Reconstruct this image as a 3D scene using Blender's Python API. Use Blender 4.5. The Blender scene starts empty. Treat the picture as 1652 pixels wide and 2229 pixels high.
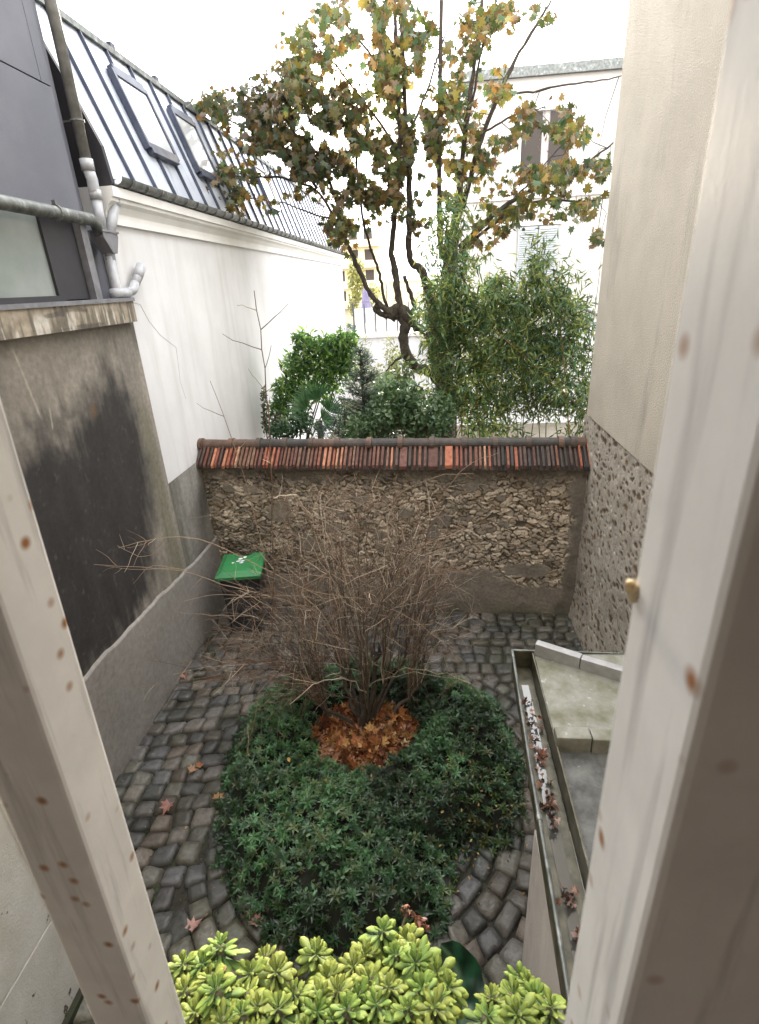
import bpy, math, random
import numpy as np
from mathutils import Vector, Matrix
random.seed(7); RNG = np.random.default_rng(11)
C = bpy.context.scene.collection
SC = bpy.context.scene
H = 4.3                                    # height of the lens above the courtyard

# ------------------------------------------------------------------ camera
CU, CV, FPX = 826.0, 1114.0, 1161.0
def _u(v): return v / np.linalg.norm(v)
_Z = -_u(np.array([970-CU, -(3820-CV), -FPX]))
_Y = np.array([930-CU, -(608-CV), -FPX]); _Y = _u(_Y - _Z*(_Y@_Z)); _X = np.cross(_Y, _Z)
ROT = np.array([_X, _Y, _Z])
def ray(u, v): return ROT @ np.array([u-CU, -(v-CV), -FPX])
O0 = np.array([0, 0, H])
def aty(u, v, y): d = ray(u, v); return O0 + d*(y/d[1])
def atx(u, v, x): d = ray(u, v); return O0 + d*(x/d[0])
def atz(u, v, z): d = ray(u, v); return O0 + d*((z-H)/d[2])
def atd(u, v, dist): return O0 + ray(u, v)/FPX*dist
cam = bpy.data.objects.new('camera', bpy.data.cameras.new('camera')); C.objects.link(cam)
M4 = Matrix([list(ROT[0])+[0], list(ROT[1])+[0], list(ROT[2])+[H], [0, 0, 0, 1]])
cam.matrix_world = M4
cam.data.sensor_fit = 'HORIZONTAL'; cam.data.sensor_width = 36; cam.data.lens = 36*FPX/1652
cam.data.clip_start = 0.01; cam.data.clip_end = 600
cam.data.dof.use_dof = True; cam.data.dof.focus_distance = 4.5; cam.data.dof.aperture_fstop = 32
SC.camera = cam

# ------------------------------------------------------------------ sky and sun
SUN_EL = math.radians(9); SUN_AZ = math.radians(-1.5)      # azimuth from +y towards +x
w = bpy.data.worlds.new('World'); SC.world = w; w.use_nodes = True
nt = w.node_tree; nt.nodes.clear()
out = nt.nodes.new('ShaderNodeOutputWorld'); bg = nt.nodes.new('ShaderNodeBackground')
sky = nt.nodes.new('ShaderNodeTexSky'); sky.sky_type = 'NISHITA'; sky.sun_disc = False
sky.sun_elevation = SUN_EL; sky.sun_rotation = SUN_AZ; sky.dust_density = 2.0
tc = nt.nodes.new('ShaderNodeTexCoord'); cn = nt.nodes.new('ShaderNodeTexNoise')
cn.inputs['Scale'].default_value = 3.2; cn.inputs['Detail'].default_value = 6
cr = nt.nodes.new('ShaderNodeMapRange'); cr.inputs['From Min'].default_value = .30; cr.inputs['From Max'].default_value = .42
mx = nt.nodes.new('ShaderNodeMix'); mx.data_type = 'RGBA'
nt.links.new(tc.outputs['Generated'], cn.inputs['Vector']); nt.links.new(cn.outputs['Fac'], cr.inputs['Value'])
nt.links.new(cr.outputs['Result'], mx.inputs['Factor']); nt.links.new(sky.outputs['Color'], mx.inputs['A'])
mx.inputs['B'].default_value = (7.9, 7.9, 7.9, 1)
nt.links.new(mx.outputs['Result'], bg.inputs['Color']); bg.inputs['Strength'].default_value = 0.15
nt.links.new(bg.outputs['Background'], out.inputs['Surface'])
sl = bpy.data.lights.new('sun', 'SUN'); sl.energy = 3.2; sl.angle = math.radians(2); sl.color = (1, .86, .66)
so = bpy.data.objects.new('sun', sl); C.objects.link(so)
sd = Vector((math.sin(SUN_AZ)*math.cos(SUN_EL), math.cos(SUN_AZ)*math.cos(SUN_EL), math.sin(SUN_EL)))
so.rotation_euler = sd.to_track_quat('Z', 'Y').to_euler(); so.location = (0, 30, 20)
SC.view_settings.view_transform = 'Standard'; SC.view_settings.look = 'None'
SC.view_settings.exposure = 2.35; SC.view_settings.gamma = 1
SC.render.resolution_x = 759; SC.render.resolution_y = 1024

# ------------------------------------------------------------------ noise for mesh relief and stains
def _h(ix, iy, s): 
    n = (ix.astype(np.int64)*374761393 + iy.astype(np.int64)*668265263 + s*974711) & 0xffffffff
    n = ((n ^ (n >> 13))*1274126177) & 0xffffffff
    return ((n ^ (n >> 16)) & 0xffff)/65535.0
def vn(x, y, s=0):
    x0 = np.floor(x); y0 = np.floor(y); fx = x-x0; fy = y-y0
    fx = fx*fx*(3-2*fx); fy = fy*fy*(3-2*fy)
    a = _h(x0, y0, s); b = _h(x0+1, y0, s); c = _h(x0, y0+1, s); d = _h(x0+1, y0+1, s)
    return (a*(1-fx)+b*fx)*(1-fy)+(c*(1-fx)+d*fx)*fy
def fbm(x, y, s=0, o=4):
    t = 0; a = .5; n = 0
    for i in range(o): t = t+a*vn(x, y, s+i*17); n += a; a *= .5; x = x*2.03; y = y*2.03
    return t/n
def sst(a, b, x): t = np.clip((x-a)/(b-a), 0, 1); return t*t*(3-2*t)
def lerp(a, b, t): return a*(1-t)+b*t
def inpoly(px, py, poly):
    r = np.zeros(px.shape, bool); n = len(poly)
    for i in range(n):
        x1, y1 = poly[i]; x2, y2 = poly[(i+1) % n]
        if y1 == y2: continue
        r ^= ((y1 > py) != (y2 > py)) & (px < (x2-x1)*(py-y1)/(y2-y1)+x1)
    return r
def polydist(px, py, poly):
    """signed distance to a polygon, positive inside"""
    d = np.full(px.shape, 1e9); n = len(poly)
    for i in range(n):
        x1, y1 = poly[i]; x2, y2 = poly[(i+1) % n]; dx, dy = x2-x1, y2-y1
        t = np.clip(((px-x1)*dx+(py-y1)*dy)/(dx*dx+dy*dy+1e-9), 0, 1)
        d = np.minimum(d, np.hypot(px-x1-t*dx, py-y1-t*dy))
    return np.where(inpoly(px, py, poly), d, -d)

# ------------------------------------------------------------------ materials
def mat(name, base, c2=None, scale=6, c3=None, s3=(1, 1, .1), s3scale=5, t3=(.55, .75), rough=.8, metal=0, bump=0, bscale=60,
        attr=False, trans=0, spec=.5, detail=8, rvar=0, spots=None, coat=0):
    m = bpy.data.materials.new(name); m.use_nodes = True; n = m.node_tree; N = n.nodes; L = n.links
    b = N['Principled BSDF']; o = N['Material Output']
    b.inputs['Roughness'].default_value = rough; b.inputs['Metallic'].default_value = metal
    b.inputs['Specular IOR Level'].default_value = spec
    if coat: b.inputs['Coat Weight'].default_value = coat
    t = N.new('ShaderNodeTexCoord'); col = None
    def mixc(a, bb, fac, mode='MIX'):
        x = N.new('ShaderNodeMix'); x.data_type = 'RGBA'; x.blend_type = mode
        for k, v in (('A', a), ('B', bb)):
            if isinstance(v, tuple): x.inputs[k].default_value = (*v, 1)
            else: L.new(v, x.inputs[k])
        if isinstance(fac, (int, float)): x.inputs['Factor'].default_value = fac
        else: L.new(fac, x.inputs['Factor'])
        return x.outputs['Result']
    def noise(sc, det=detail, vec=None, scl=None):
        x = N.new('ShaderNodeTexNoise'); x.inputs['Scale'].default_value = sc; x.inputs['Detail'].default_value = det
        x.inputs['Roughness'].default_value = .62
        src = t.outputs['Object']
        if scl:
            mp = N.new('ShaderNodeMapping'); mp.inputs['Scale'].default_value = scl; L.new(src, mp.inputs['Vector']); src = mp.outputs['Vector']
        L.new(src, x.inputs['Vector']); return x.outputs['Fac']
    def mr(v, a, bb, c=0, d=1):
        x = N.new('ShaderNodeMapRange'); x.inputs['From Min'].default_value = a; x.inputs['From Max'].default_value = bb
        x.inputs['To Min'].default_value = c; x.inputs['To Max'].default_value = d; L.new(v, x.inputs['Value']); return x.outputs['Result']
    if attr:
        at = N.new('ShaderNodeAttribute'); at.attribute_name = 'Col'; col = at.outputs['Color']
        if c2 is not None:                       # c2 acts as a multiplier over the attribute
            col = mixc(col, mixc((1., 1., 1.), c2, mr(noise(scale), .35, .65)), 1.0, 'MULTIPLY')
    else:
        col = base if c2 is None else mixc(base, c2, mr(noise(scale), .35, .65))
    if c3 is not None: col = mixc(col, c3, mr(noise(s3scale, scl=s3), *t3))
    if spots is not None:
        vt = N.new('ShaderNodeTexVoronoi'); vt.inputs['Scale'].default_value = spots[1]; L.new(t.outputs['Object'], vt.inputs['Vector'])
        col = mixc(spots[0], col, mr(vt.outputs['Distance'], spots[2]*.35, spots[2]))
    if isinstance(col, tuple): b.inputs['Base Color'].default_value = (*col, 1)
    else: L.new(col, b.inputs['Base Color'])
    if rvar: L.new(mr(noise(scale*1.7), .35, .65, max(0.02, rough-rvar), min(1, rough+rvar)), b.inputs['Roughness'])
    if bump:
        bp = N.new('ShaderNodeBump'); bp.inputs['Strength'].default_value = bump; bp.inputs['Distance'].default_value = .01
        L.new(noise(bscale, 5), bp.inputs['Height']); L.new(bp.outputs['Normal'], b.inputs['Normal'])
    if trans:
        tr = N.new('ShaderNodeBsdfTranslucent'); ms = N.new('ShaderNodeMixShader'); ms.inputs[0].default_value = trans
        if isinstance(col, tuple): tr.inputs['Color'].default_value = (*col, 1)
        else: L.new(col, tr.inputs['Color'])
        L.new(b.outputs[0], ms.inputs[1]); L.new(tr.outputs[0], ms.inputs[2]); L.new(ms.outputs[0], o.inputs['Surface'])
    return m
M = {}
M['white'] = mat('white_render', (.70, .69, .70), (.60, .595, .60), .9, bump=.15, bscale=70, c3=(.50, .49, .475), s3=(1, 1, .1), s3scale=3.5, t3=(.5, .85))
M['farwhite'] = mat('far_render', (.50, .47, .44), (.42, .40, .38), .5, c3=(.36, .34, .32), s3=(1, 1, .15), s3scale=1.2, t3=(.5, .8))
M['crack'] = mat('crack', (.45, .44, .43))
M['cornice'] = mat('cornice_paint', (.74, .73, .71), (.66, .645, .62), 2.0, bump=.1)
M['clad'] = mat('grey_cladding', (.135, .14, .165), (.105, .11, .135), 1.5, rough=.65, bump=.25, bscale=160)
M['cladside'] = mat('charcoal_flashing', (.022, .021, .026), (.03, .028, .033), 4, rough=.6)
M['steel'] = mat('grey_steel', (.22, .22, .24), (.15, .15, .16), 9, rough=.5, metal=.3)
M['zinc'] = mat('zinc_sheet', (.62, .65, .72), (.50, .54, .62), 1.6, rough=.4, metal=.35, rvar=.1, c3=(.30, .34, .42), s3=(1, 1.6, .2), s3scale=2.2, t3=(.55, .7))
M['seam'] = mat('zinc_seam', (.05, .06, .085), (.09, .10, .14), 6, rough=.5, metal=.5)
M['gutter'] = mat('old_zinc', (.19, .2, .19), (.09, .095, .09), 14, rough=.5, metal=.5, c3=(.4, .41, .4), s3=(1, 1, 1), s3scale=9)
M['pvc'] = mat('grey_pvc', (.42, .43, .46), (.33, .34, .36), 12, rough=.4, c3=(.16, .15, .14), s3=(1, 1, .4), s3scale=18, t3=(.6, .8))
M['pane'] = mat('frosted_pane', (.30, .33, .32), (.22, .25, .24), 1.2, rough=.12, spec=.8)
M['clay'] = mat('terracotta', (.4, .17, .09), (.55, .45, .4), 18, attr=True, rough=.75, bump=.4, bscale=90)
M['ridge'] = mat('weathered_ridge', (.2, .12, .08), (.45, .42, .4), 9, attr=True, rough=.7, bump=.4, bscale=80)
M['rubble'] = mat('rubble_masonry', (.3, .3, .3), (.72, .68, .62), 26, attr=True, rough=.92, bump=.6, bscale=55)
M['stained'] = mat('stained_render', (.3, .3, .3), (.74, .72, .7), 20, attr=True, rough=.9, bump=.3, bscale=110)
M['panel'] = mat('rough_render', (.50, .45, .375), (.42, .375, .31), 1.6, rough=.95, bump=1, bscale=75, c3=(.26, .23, .20), s3=(1, 1, .22), s3scale=2.6, t3=(.56, .80))
M['cobble'] = mat('cobble_stone', (.1, .1, .1), (.55, .53, .5), 22, attr=True, rough=.5, rvar=.16, bump=.5, bscale=45)
M['soil'] = mat('joint_soil', (.030, .027, .019), (.016, .014, .010), 14, rough=.9, bump=.8, bscale=40, c3=(.03, .042, .015), s3=(1, 1, 1), s3scale=3, t3=(.5, .65))
M['earth'] = mat('garden_earth', (.10, .085, .06), (.16, .14, .11), .8, rough=.95)
M['leaf'] = mat('leaf', (.05, .1, .04), attr=True, rough=.5, trans=.45)
M['glossleaf'] = mat('gloss_leaf', (.05, .1, .04), attr=True, rough=.36, trans=.2)
M['litter'] = mat('dead_leaf', (.3, .15, .07), (.7, .6, .5), 40, attr=True, rough=.45, trans=.12)
M['wood'] = mat('bark', (.07, .055, .042), (.035, .027, .02), 22, rough=.9, bump=1, bscale=50, c3=(.13, .11, .085), s3=(1, 1, .5), s3scale=14)
M['twig'] = mat('twig_bark', (.2, .14, .09), attr=True, rough=.8)
M['culm'] = mat('bamboo_culm', (.2, .14, .05), attr=True, rough=.4)
M['paint'] = mat('old_white_paint', (.88, .87, .86), (.78, .77, .76), 30, rough=.55, c3=(.48, .47, .47), s3=(1, 1, .06), s3scale=120, t3=(.52, .72), spots=((.34, .15, .05), 62, .20), bump=.03, bscale=700)
M['binlid'] = mat('green_plastic', (.035, .22, .07), (.03, .17, .06), 8, rough=.4)
M['binbody'] = mat('dark_plastic', (.022, .024, .027), (.035, .037, .04), 8, rough=.5)
M['decal'] = mat('white_decal', (.75, .78, .8), rough=.5)
M['decalblue'] = mat('blue_decal', (.02, .12, .45), rough=.5)
M['pwall'] = mat('peeling_paint', (.62, .62, .60), (.50, .49, .45), 3.5, rough=.8, c3=(.06, .045, .035), s3=(1, 1, .6), s3scale=5, t3=(.605, .625), bump=.6, bscale=60)
M['shedroof'] = mat('mossy_zinc', (.25, .25, .22), (.12, .115, .07), 7, rough=.6, metal=.15, c3=(.42, .43, .40), s3=(1, 1, 1), s3scale=16, t3=(.62, .72), bump=.2)
M['shedroof2'] = mat('dirty_felt', (.045, .045, .042), (.14, .14, .13), 9, rough=.7, c3=(.33, .33, .31), s3=(1, 1, 1), s3scale=25, t3=(.66, .74), bump=.3)
M['trough'] = mat('wet_trough', (.11, .10, .065), (.035, .032, .02), 14, rough=.4, metal=.3, c3=(.25, .25, .2), s3=(1, .2, 1), s3scale=14, t3=(.6, .75))
M['water'] = mat('still_water', (.06, .06, .055), rough=.07, metal=.0, spec=1.0)
M['strip'] = mat('weathered_strip', (.36, .36, .37), (.26, .26, .26), 12, rough=.5, metal=.4)
M['lump'] = mat('yellowed_drip', (.62, .42, .18), (.7, .6, .4), 400, rough=.5)
M['pvcold'] = mat('weathered_pipe', (.26, .26, .25), (.15, .15, .14), 9, rough=.45, metal=.3)
M['skypane'] = mat('bright_pane', (.75, .77, .8), rough=.15, metal=.5)
M['shedwall'] = mat('shed_render', (.40, .375, .36), (.33, .305, .29), 3, rough=.9, c3=(.46, .44, .42), s3=(1, 1, .12), s3scale=16, t3=(.5, .75), bump=.3, bscale=120)
M['succ'] = mat('succulent_leaf', (.3, .4, .08), attr=True, rough=.55, trans=.22, spec=.3)
M['sstem'] = mat('succulent_stem', (.13, .12, .07), (.07, .06, .03), 40, rough=.8)
M['interior'] = mat('room_plaster', (.62, .52, .45), rough=.9)
M['facade'] = mat('own_facade', (.55, .53, .49), (.45, .43, .4), 1.2, rough=.9)
M['shutter'] = mat('white_louvre', (.36, .38, .39), rough=.6)
M['darkwin'] = mat('dark_pane', (.055, .045, .04), rough=.5, spec=.2)
M['yellow'] = mat('pale_yellow_render', (.74, .66, .46), (.66, .58, .4), .6, rough=.9)
M['rail'] = mat('dark_rail', (.09, .09, .10), rough=.5)
M['opal'] = mat('opal_panel', (.76, .77, .78), rough=.5)
M['parasol'] = mat('lilac_canvas', (.20, .18, .30), (.15, .14, .24), 14, rough=.9)
M['blue'] = mat('blue_tarpaulin', (.12, .38, .72), (.09, .3, .62), 5, rough=.5)
M['pot'] = mat('planter_zinc', (.12, .11, .10), rough=.7)

# ------------------------------------------------------------------ object helpers
def tag(o, label=None, cat=None, group=None, kind=None):
    for k, v in (('label', label), ('category', cat), ('group', group), ('kind', kind)):
        if v: o[k] = v
    return o
def thing(name, loc, label, cat, group=None):
    o = bpy.data.objects.new(name, None); C.objects.link(o); o.location = loc; o.empty_display_size = .2
    return tag(o, label, cat, group)
def mesh_obj(name, V, F, mats, parent=None, cols=None, smooth=False, midx=None):
    me = bpy.data.meshes.new(name)
    me.from_pydata([tuple(map(float, v)) for v in V], [], F)
    if not isinstance(mats, (list, tuple)): mats = [mats]
    for m in mats: me.materials.append(m if not isinstance(m, str) else M[m])
    if midx is not None: me.polygons.foreach_set('material_index', midx)
    if smooth: me.polygons.foreach_set('use_smooth', [True]*len(me.polygons))
    if cols is not None:
        ca = me.color_attributes.new('Col', 'FLOAT_COLOR', 'POINT')
        c = np.ones((len(V), 4), np.float32); c[:, :3] = np.asarray(cols); ca.data.foreach_set('color', c.ravel())
    me.update()
    o = bpy.data.objects.new(name, me); C.objects.link(o)
    if parent is not None: attach(o, parent)
    return o
def attach(o, parent):
    o.parent = parent; l = parent.location.copy(); p = parent.parent
    while p is not None: l += p.location; p = p.parent
    o.matrix_parent_inverse = Matrix.Translation(-l) if parent.type == 'EMPTY' else Matrix.Identity(4)
class MB:
    def __init__(s): s.V = []; s.F = []; s.C = []; s.I = []; s.m = 0; s.c = (1, 1, 1)
    def add(s, V, F, c=None):
        k = len(s.V); s.V += [tuple(v) for v in V]; s.F += [tuple(i+k for i in f) for f in F]
        s.C += [c or s.c]*len(V) if not isinstance(c, list) else c; s.I += [s.m]*len(F); return s
    def box(s, a, b, c=None, rot=None, bev=0):
        (x0, y0, z0), (x1, y1, z1) = a, b
        V = [(x0,y0,z0),(x1,y0,z0),(x1,y1,z0),(x0,y1,z0),(x0,y0,z1),(x1,y0,z1),(x1,y1,z1),(x0,y1,z1)]
        return s.add(V, [(0,3,2,1),(4,5,6,7),(0,1,5,4),(1,2,6,5),(2,3,7,6),(3,0,4,7)], c)
    def obox(s, o, ax, ay, az, c=None):
        o, ax, ay, az = map(np.array, (o, ax, ay, az))
        V = [o, o+ax, o+ax+ay, o+ay, o+az, o+ax+az, o+ax+ay+az, o+ay+az]
        return s.add(V, [(0,3,2,1),(4,5,6,7),(0,1,5,4),(1,2,6,5),(2,3,7,6),(3,0,4,7)], c)
    def tube(s, P, r, n=6, c=None, cap=True):
        P = [np.array(p, float) for p in P]; k = len(P)
        if not hasattr(r, '__len__'): r = [r]*k
        if k < 2: return s
        V = []; prev = None
        for i in range(k):
            t = _u(P[min(i+1, k-1)]-P[max(i-1, 0)]+1e-9)
            if prev is None:
                a = np.array([0, 0, 1.]) if abs(t[2]) < .9 else np.array([1., 0, 0])
                prev = _u(np.cross(t, a))
            prev = _u(prev-t*(prev@t)); b = np.cross(t, prev)
            for j in range(n):
                an = 2*math.pi*j/n; V.append(P[i]+r[i]*(prev*math.cos(an)+b*math.sin(an)))
        F = [(i*n+j, i*n+(j+1) % n, (i+1)*n+(j+1) % n, (i+1)*n+j) for i in range(k-1) for j in range(n)]
        if cap: F += [tuple(range(n-1, -1, -1)), tuple((k-1)*n+j for j in range(n))]
        return s.add(V, F, c)
    def prism(s, poly, vec, c=None):
        n = len(poly); vec = np.array(vec); A = [np.array(p, float) for p in poly]
        V = A+[p+vec for p in A]
        F = [tuple(range(n)), tuple(range(2*n-1, n-1, -1))]+[(i, i+n, (i+1) % n+n, (i+1) % n) for i in range(n)]
        return s.add(V, F, c)
    def build(s, name, mats, parent=None, smooth=False, col=False, bevel=0):
        o = mesh_obj(name, s.V, s.F, mats, parent, s.C if col else None, smooth, s.I if isinstance(mats, (list, tuple)) else None)
        if bevel:
            b = o.modifiers.new('bevel', 'BEVEL'); b.width = bevel; b.segments = 2; b.limit_method = 'ANGLE'
        return o
def grid_surface(name, origin, du, dv, nu, nv, disp, cols, m, parent=None, normal=None):
    """sheet of nu x nv points; disp along normal; real relief"""
    o = np.array(origin, float); du = np.array(du, float); dv = np.array(dv, float)
    n = _u(np.cross(du, dv)) if normal is None else np.array(normal, float)
    a, b = np.meshgrid(np.linspace(0, 1, nu), np.linspace(0, 1, nv), indexing='ij')
    P = o+a[..., None]*du+b[..., None]*dv+disp[..., None]*n
    idx = np.arange(nu*nv).reshape(nu, nv)
    F = np.stack([idx[:-1, :-1], idx[1:, :-1], idx[1:, 1:], idx[:-1, 1:]], -1).reshape(-1, 4)
    return mesh_obj(name, P.reshape(-1, 3), F.tolist(), m, parent, cols.reshape(-1, 3), True)
# leaf batches -------------------------------------------------------
def frames(D, Nn):
    D = D/np.linalg.norm(D, axis=1, keepdims=True); X = np.cross(D, Nn); X /= np.linalg.norm(X, axis=1, keepdims=True)+1e-9
    Z = np.cross(X, D); return np.stack([X, D, Z], -1)      # columns
def batch(T, TF, P, R, S, cols):
    T = np.array(T, float); n = len(P)
    V = np.einsum('nij,kj->nki', R, T)*np.asarray(S).reshape(-1, 1, 1)+P[:, None, :]
    k = len(T); F = []
    for f in TF: F.append(np.arange(n)[:, None]*k+np.array(f)[None, :])
    C3 = np.repeat(np.asarray(cols)[:, None, :], k, 1)
    return V.reshape(-1, 3), F, C3.reshape(-1, 3)
def batch_obj(name, parts, m, parent=None, smooth=False):
    V = []; F = []; Cc = []; k = 0
    for v, f, c in parts:
        V.append(v); Cc.append(c)
        for ff in f: F += (ff+k).tolist()
        k += len(v)
    return mesh_obj(name, np.concatenate(V), F, m, parent, np.concatenate(Cc), smooth)
LANCE = ([(0,0,0), (-.16,.45,.05), (0,1,-.08), (.16,.45,.05), (0,.45,0)], [(0,4,1), (1,4,2), (0,3,4), (4,3,2)])
NARROW = ([(0,0,0), (-.07,.35,.02), (0,1,-.22), (.07,.35,.02)], [(0,3,2,1)])
OVAL = ([(0,0,0), (-.25,.3,.06), (-.24,.65,.05), (0,1,-.06), (.24,.65,.05), (.25,.3,.06), (0,.5,-.02)], [(0,6,1), (1,6,2), (2,6,3), (3,6,4), (4,6,5), (5,6,0)])
_mo = [(0,.0),(.18,-.04),(.42,-.14),(.38,.1),(.66,.32),(.36,.36),(.48,.70),(.18,.54),(0,1.0),(-.18,.54),(-.48,.70),(-.36,.36),(-.66,.32),(-.38,.1),(-.42,-.14),(-.18,-.04)]
MAPLE = ([(0,.22,.0)]+[(x, y, -.16*(x*x+(y-.2)**2)) for x, y in _mo], [(0, i+1, (i+1) % 16+1) for i in range(16)])
MAPLE2 = ([(0,.22,.0)]+[(x*.85, y, .62*abs(x)-.35*(y-.2)**2) for x, y in _mo], MAPLE[1])
def rnd(n, a=-1, b=1): return RNG.uniform(a, b, n)
def unitv(n, zb=0):
    v = RNG.normal(size=(n, 3)); v[:, 2] += zb; return v/np.linalg.norm(v, axis=1, keepdims=True)
def pal(n, cs, var=.25):
    cs = np.array(cs); c = cs[RNG.integers(0, len(cs), n)]; return c*(1+rnd((n, 1))*var)

# ------------------------------------------------------------------ ground
gd = MB().add([(-300,-300,-.02),(300,-300,-.02),(300,300,-.02),(-300,300,-.02)], [(0,1,2,3)]).build('ground', 'earth'); tag(gd, kind='structure')
XL, XR = -3.06, 1.9
def yback(x): return 6.30+(1.9-x)*.0705          # foot of the back wall
ct = MB().add([(-3.1,0,.0),(2.3,0,.0),(2.3,6.6,.0),(-3.1,6.75,.0)], [(0,1,2,3)]).build('courtyard_soil', 'soil'); tag(ct, kind='structure')
BED = [(-1.85,3.0),(-2.0,3.7),(-1.98,4.3),(-1.7,4.85),(-1.0,5.05),(-.25,5.05),(.35,4.85),(.72,4.45),(.80,3.7),(.74,3.2),(.58,2.95),(.3,2.95),(.12,2.78),(.05,2.35),(-.2,2.12),(-.6,2.0),(-1.0,2.1),(-1.35,2.35),(-1.7,2.65)]
def cobbles():
    V = []; F = []; Cc = []; k = 0
    pals = [(.135,.125,.12),(.085,.083,.087),(.11,.11,.118),(.155,.128,.108),(.065,.068,.07),(.165,.15,.135),(.115,.11,.095),(.09,.088,.075)]
    tt = np.array([-1, -.9, -.45, .45, .9, 1]); g = 6
    def stone(q, col, h):
        nonlocal k
        a, b = np.meshgrid(tt, tt, indexing='ij')
        e = (np.abs(a)**5+np.abs(b)**5)
        rr = np.maximum(np.abs(a), np.abs(b))
        aa = a*(1-.05*b*b*rr); bb = b*(1-.05*a*a*rr)
        u = (aa+1)/2; v = (bb+1)/2
        P = (q[0][None,None]*((1-u)*(1-v))[...,None]+q[1][None,None]*(u*(1-v))[...,None]+q[2][None,None]*(u*v)[...,None]+q[3][None,None]*((1-u)*v)[...,None])
        z = h+.010*(fbm(P[..., 0]*18, P[..., 1]*18, 17)-.5)*2-.012*np.clip(e/1.4, 0, 1)-.045*(rr > .99)+.004*RNG.normal(size=a.shape)+RNG.normal()*.01*a+RNG.normal()*.01*b
        V.append(np.concatenate([P, z[...,None]], -1).reshape(-1, 3))
        idx = np.arange(g*g).reshape(g, g)+k
        F.extend(np.stack([idx[:-1,:-1], idx[1:,:-1], idx[1:,1:], idx[:-1,1:]], -1).reshape(-1, 4).tolist())
        Cc.append(np.repeat([col], g*g, 0)*(1+.08*RNG.normal(size=(g*g, 1)))); k += g*g
    def put(q):
        c = q.mean(0)
        if c[0] < XL+.03 or c[0] > XR+.1 or c[1] > yback(c[0])-.02 or c[1] < .5: return
        if polydist(np.array([c[0]]), np.array([c[1]]), BED)[0] > .25: return
        q = c+(q-c)*(.95+.03*rnd(1))+rnd((4, 2))*.019
        col = np.array(random.choice(pals))*random.uniform(.5, 1.15)
        moss = sst(.5, .75, fbm(c[:1]*1.3, c[1:2]*1.3, 5)+(.0 if (c[1] > 5.2 and c[0] > -.4) else 0))[0]
        col = lerp(col, np.array([.085,.085,.05]), (.25+.6*moss)*(.4+.6*random.random()))
        stone(q, col, .045+random.uniform(-.008, .012))
    cx, cy = -.45, 3.3
    # rings round the bed
    r = .45
    while r < 4.6:
        dr = random.uniform(.135, .175); n = max(8, int(2*math.pi*(r+dr/2)/random.uniform(.145, .18))); off = random.random()
        e = np.cumsum(RNG.uniform(.75, 1.25, n)); e = e/e[-1]*2*math.pi+off
        for i in range(n):
            a0, a1 = e[i-1] if i else e[-1]-2*math.pi, e[i]
            f = lambda a, rr: np.array([cx+math.sin(a)*rr, cy+math.cos(a)*rr*1.05])
            q = np.array([f(a0, r), f(a1, r), f(a1, r+dr), f(a0, r+dr)])
            if q[:, 1].mean() > 4.95: continue
            if q[:, 0].mean() < -1.95: continue
            put(q)
        r += dr
    # straight courses along the left wall and in front of the back wall
    y = 1.0
    while y < 5.0:
        dy = random.uniform(.14, .185); x = XL+.02+random.uniform(-.06, 0)
        while x < -2.0:
            dx = random.uniform(.15, .215); q = np.array([(x,y),(x+dx,y),(x+dx,y+dy),(x,y+dy)])
            q[:, 1] += (q[:, 0]+2.5)*.16
            if q[:, 1].mean() < 4.95 and q[:, 0].mean() < -1.95: put(q)
            x += dx
        y += dy
    y = 4.93
    while y < 6.7:
        dy = random.uniform(.13, .19); x = XL-random.random()*.1
        while x < XR+.1:
            dx = random.uniform(.13, .25); put(np.array([(x,y),(x+dx,y),(x+dx,y+dy),(x,y+dy)])); x += dx
        y += dy
    o = mesh_obj('cobblestone_paving', np.concatenate(V), F, M['cobble'], None, np.clip(np.concatenate(Cc), 0, 1), True)
    tag(o, kind='structure')
cobbles()
# little weeds in the joints
n = 7000; wx = rnd(n, XL, XR); wy = rnd(n, 1, 6.55)
keep = (fbm(wx*2.2, wy*2.2, 9) > .46) & (polydist(wx, wy, BED) < .05); wx, wy = wx[keep], wy[keep]; n = len(wx)
P = np.repeat(np.stack([wx, wy, np.full(n, .028)], -1), 4, 0); P[:, :2] += rnd((len(P), 2))*.035
D = unitv(len(P), .4); o = batch_obj('joint_weeds', [batch(*OVAL, P, frames(D, unitv(len(P), 1)), rnd(len(P), .008, .026), pal(len(P), [(.035,.07,.022),(.05,.09,.03),(.06,.085,.03)]))], 'leaf'); tag(o, 'tiny green weeds growing in the joints of the cobbles', 'weeds', kind='stuff')

# ------------------------------------------------------------------ rubble helper
def cells(U, Vv, n, wu, hv, seed, asp=1.6, jit=1.0):
    """F1, F2-F1 and id of the nearest of jittered seeds, long in u"""
    gu = max(1, int(wu)); rg = np.random.default_rng(seed)
    iu = np.floor(U/n*1/asp).astype(int); iv = np.floor(Vv/n).astype(int)
    f1 = np.full(U.shape, 9.); f2 = np.full(U.shape, 9.); ident = np.zeros(U.shape, int)
    for a in (-1, 0, 1):
        for b in (-1, 0, 1):
            ci = iu+a; cj = iv+b
            sx = (ci+.5+(_h(ci, cj, seed)-.5)*jit+.5*(cj % 2))*n*asp; sy = (cj+.5+(_h(ci, cj, seed+5)-.5)*jit)*n
            sc = .8+.5*_h(ci, cj, seed+9)
            d = np.hypot((U-sx)/asp, Vv-sy)/n*sc
            m = d < f1; f2 = np.where(m, f1, np.minimum(f2, d)); ident = np.where(m, ci*7919+cj*104729, ident); f1 = np.where(m, d, f1)
    return f1, f2-f1, ident
def hid(i, s): return _h(i, i*0+3, s)

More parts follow.
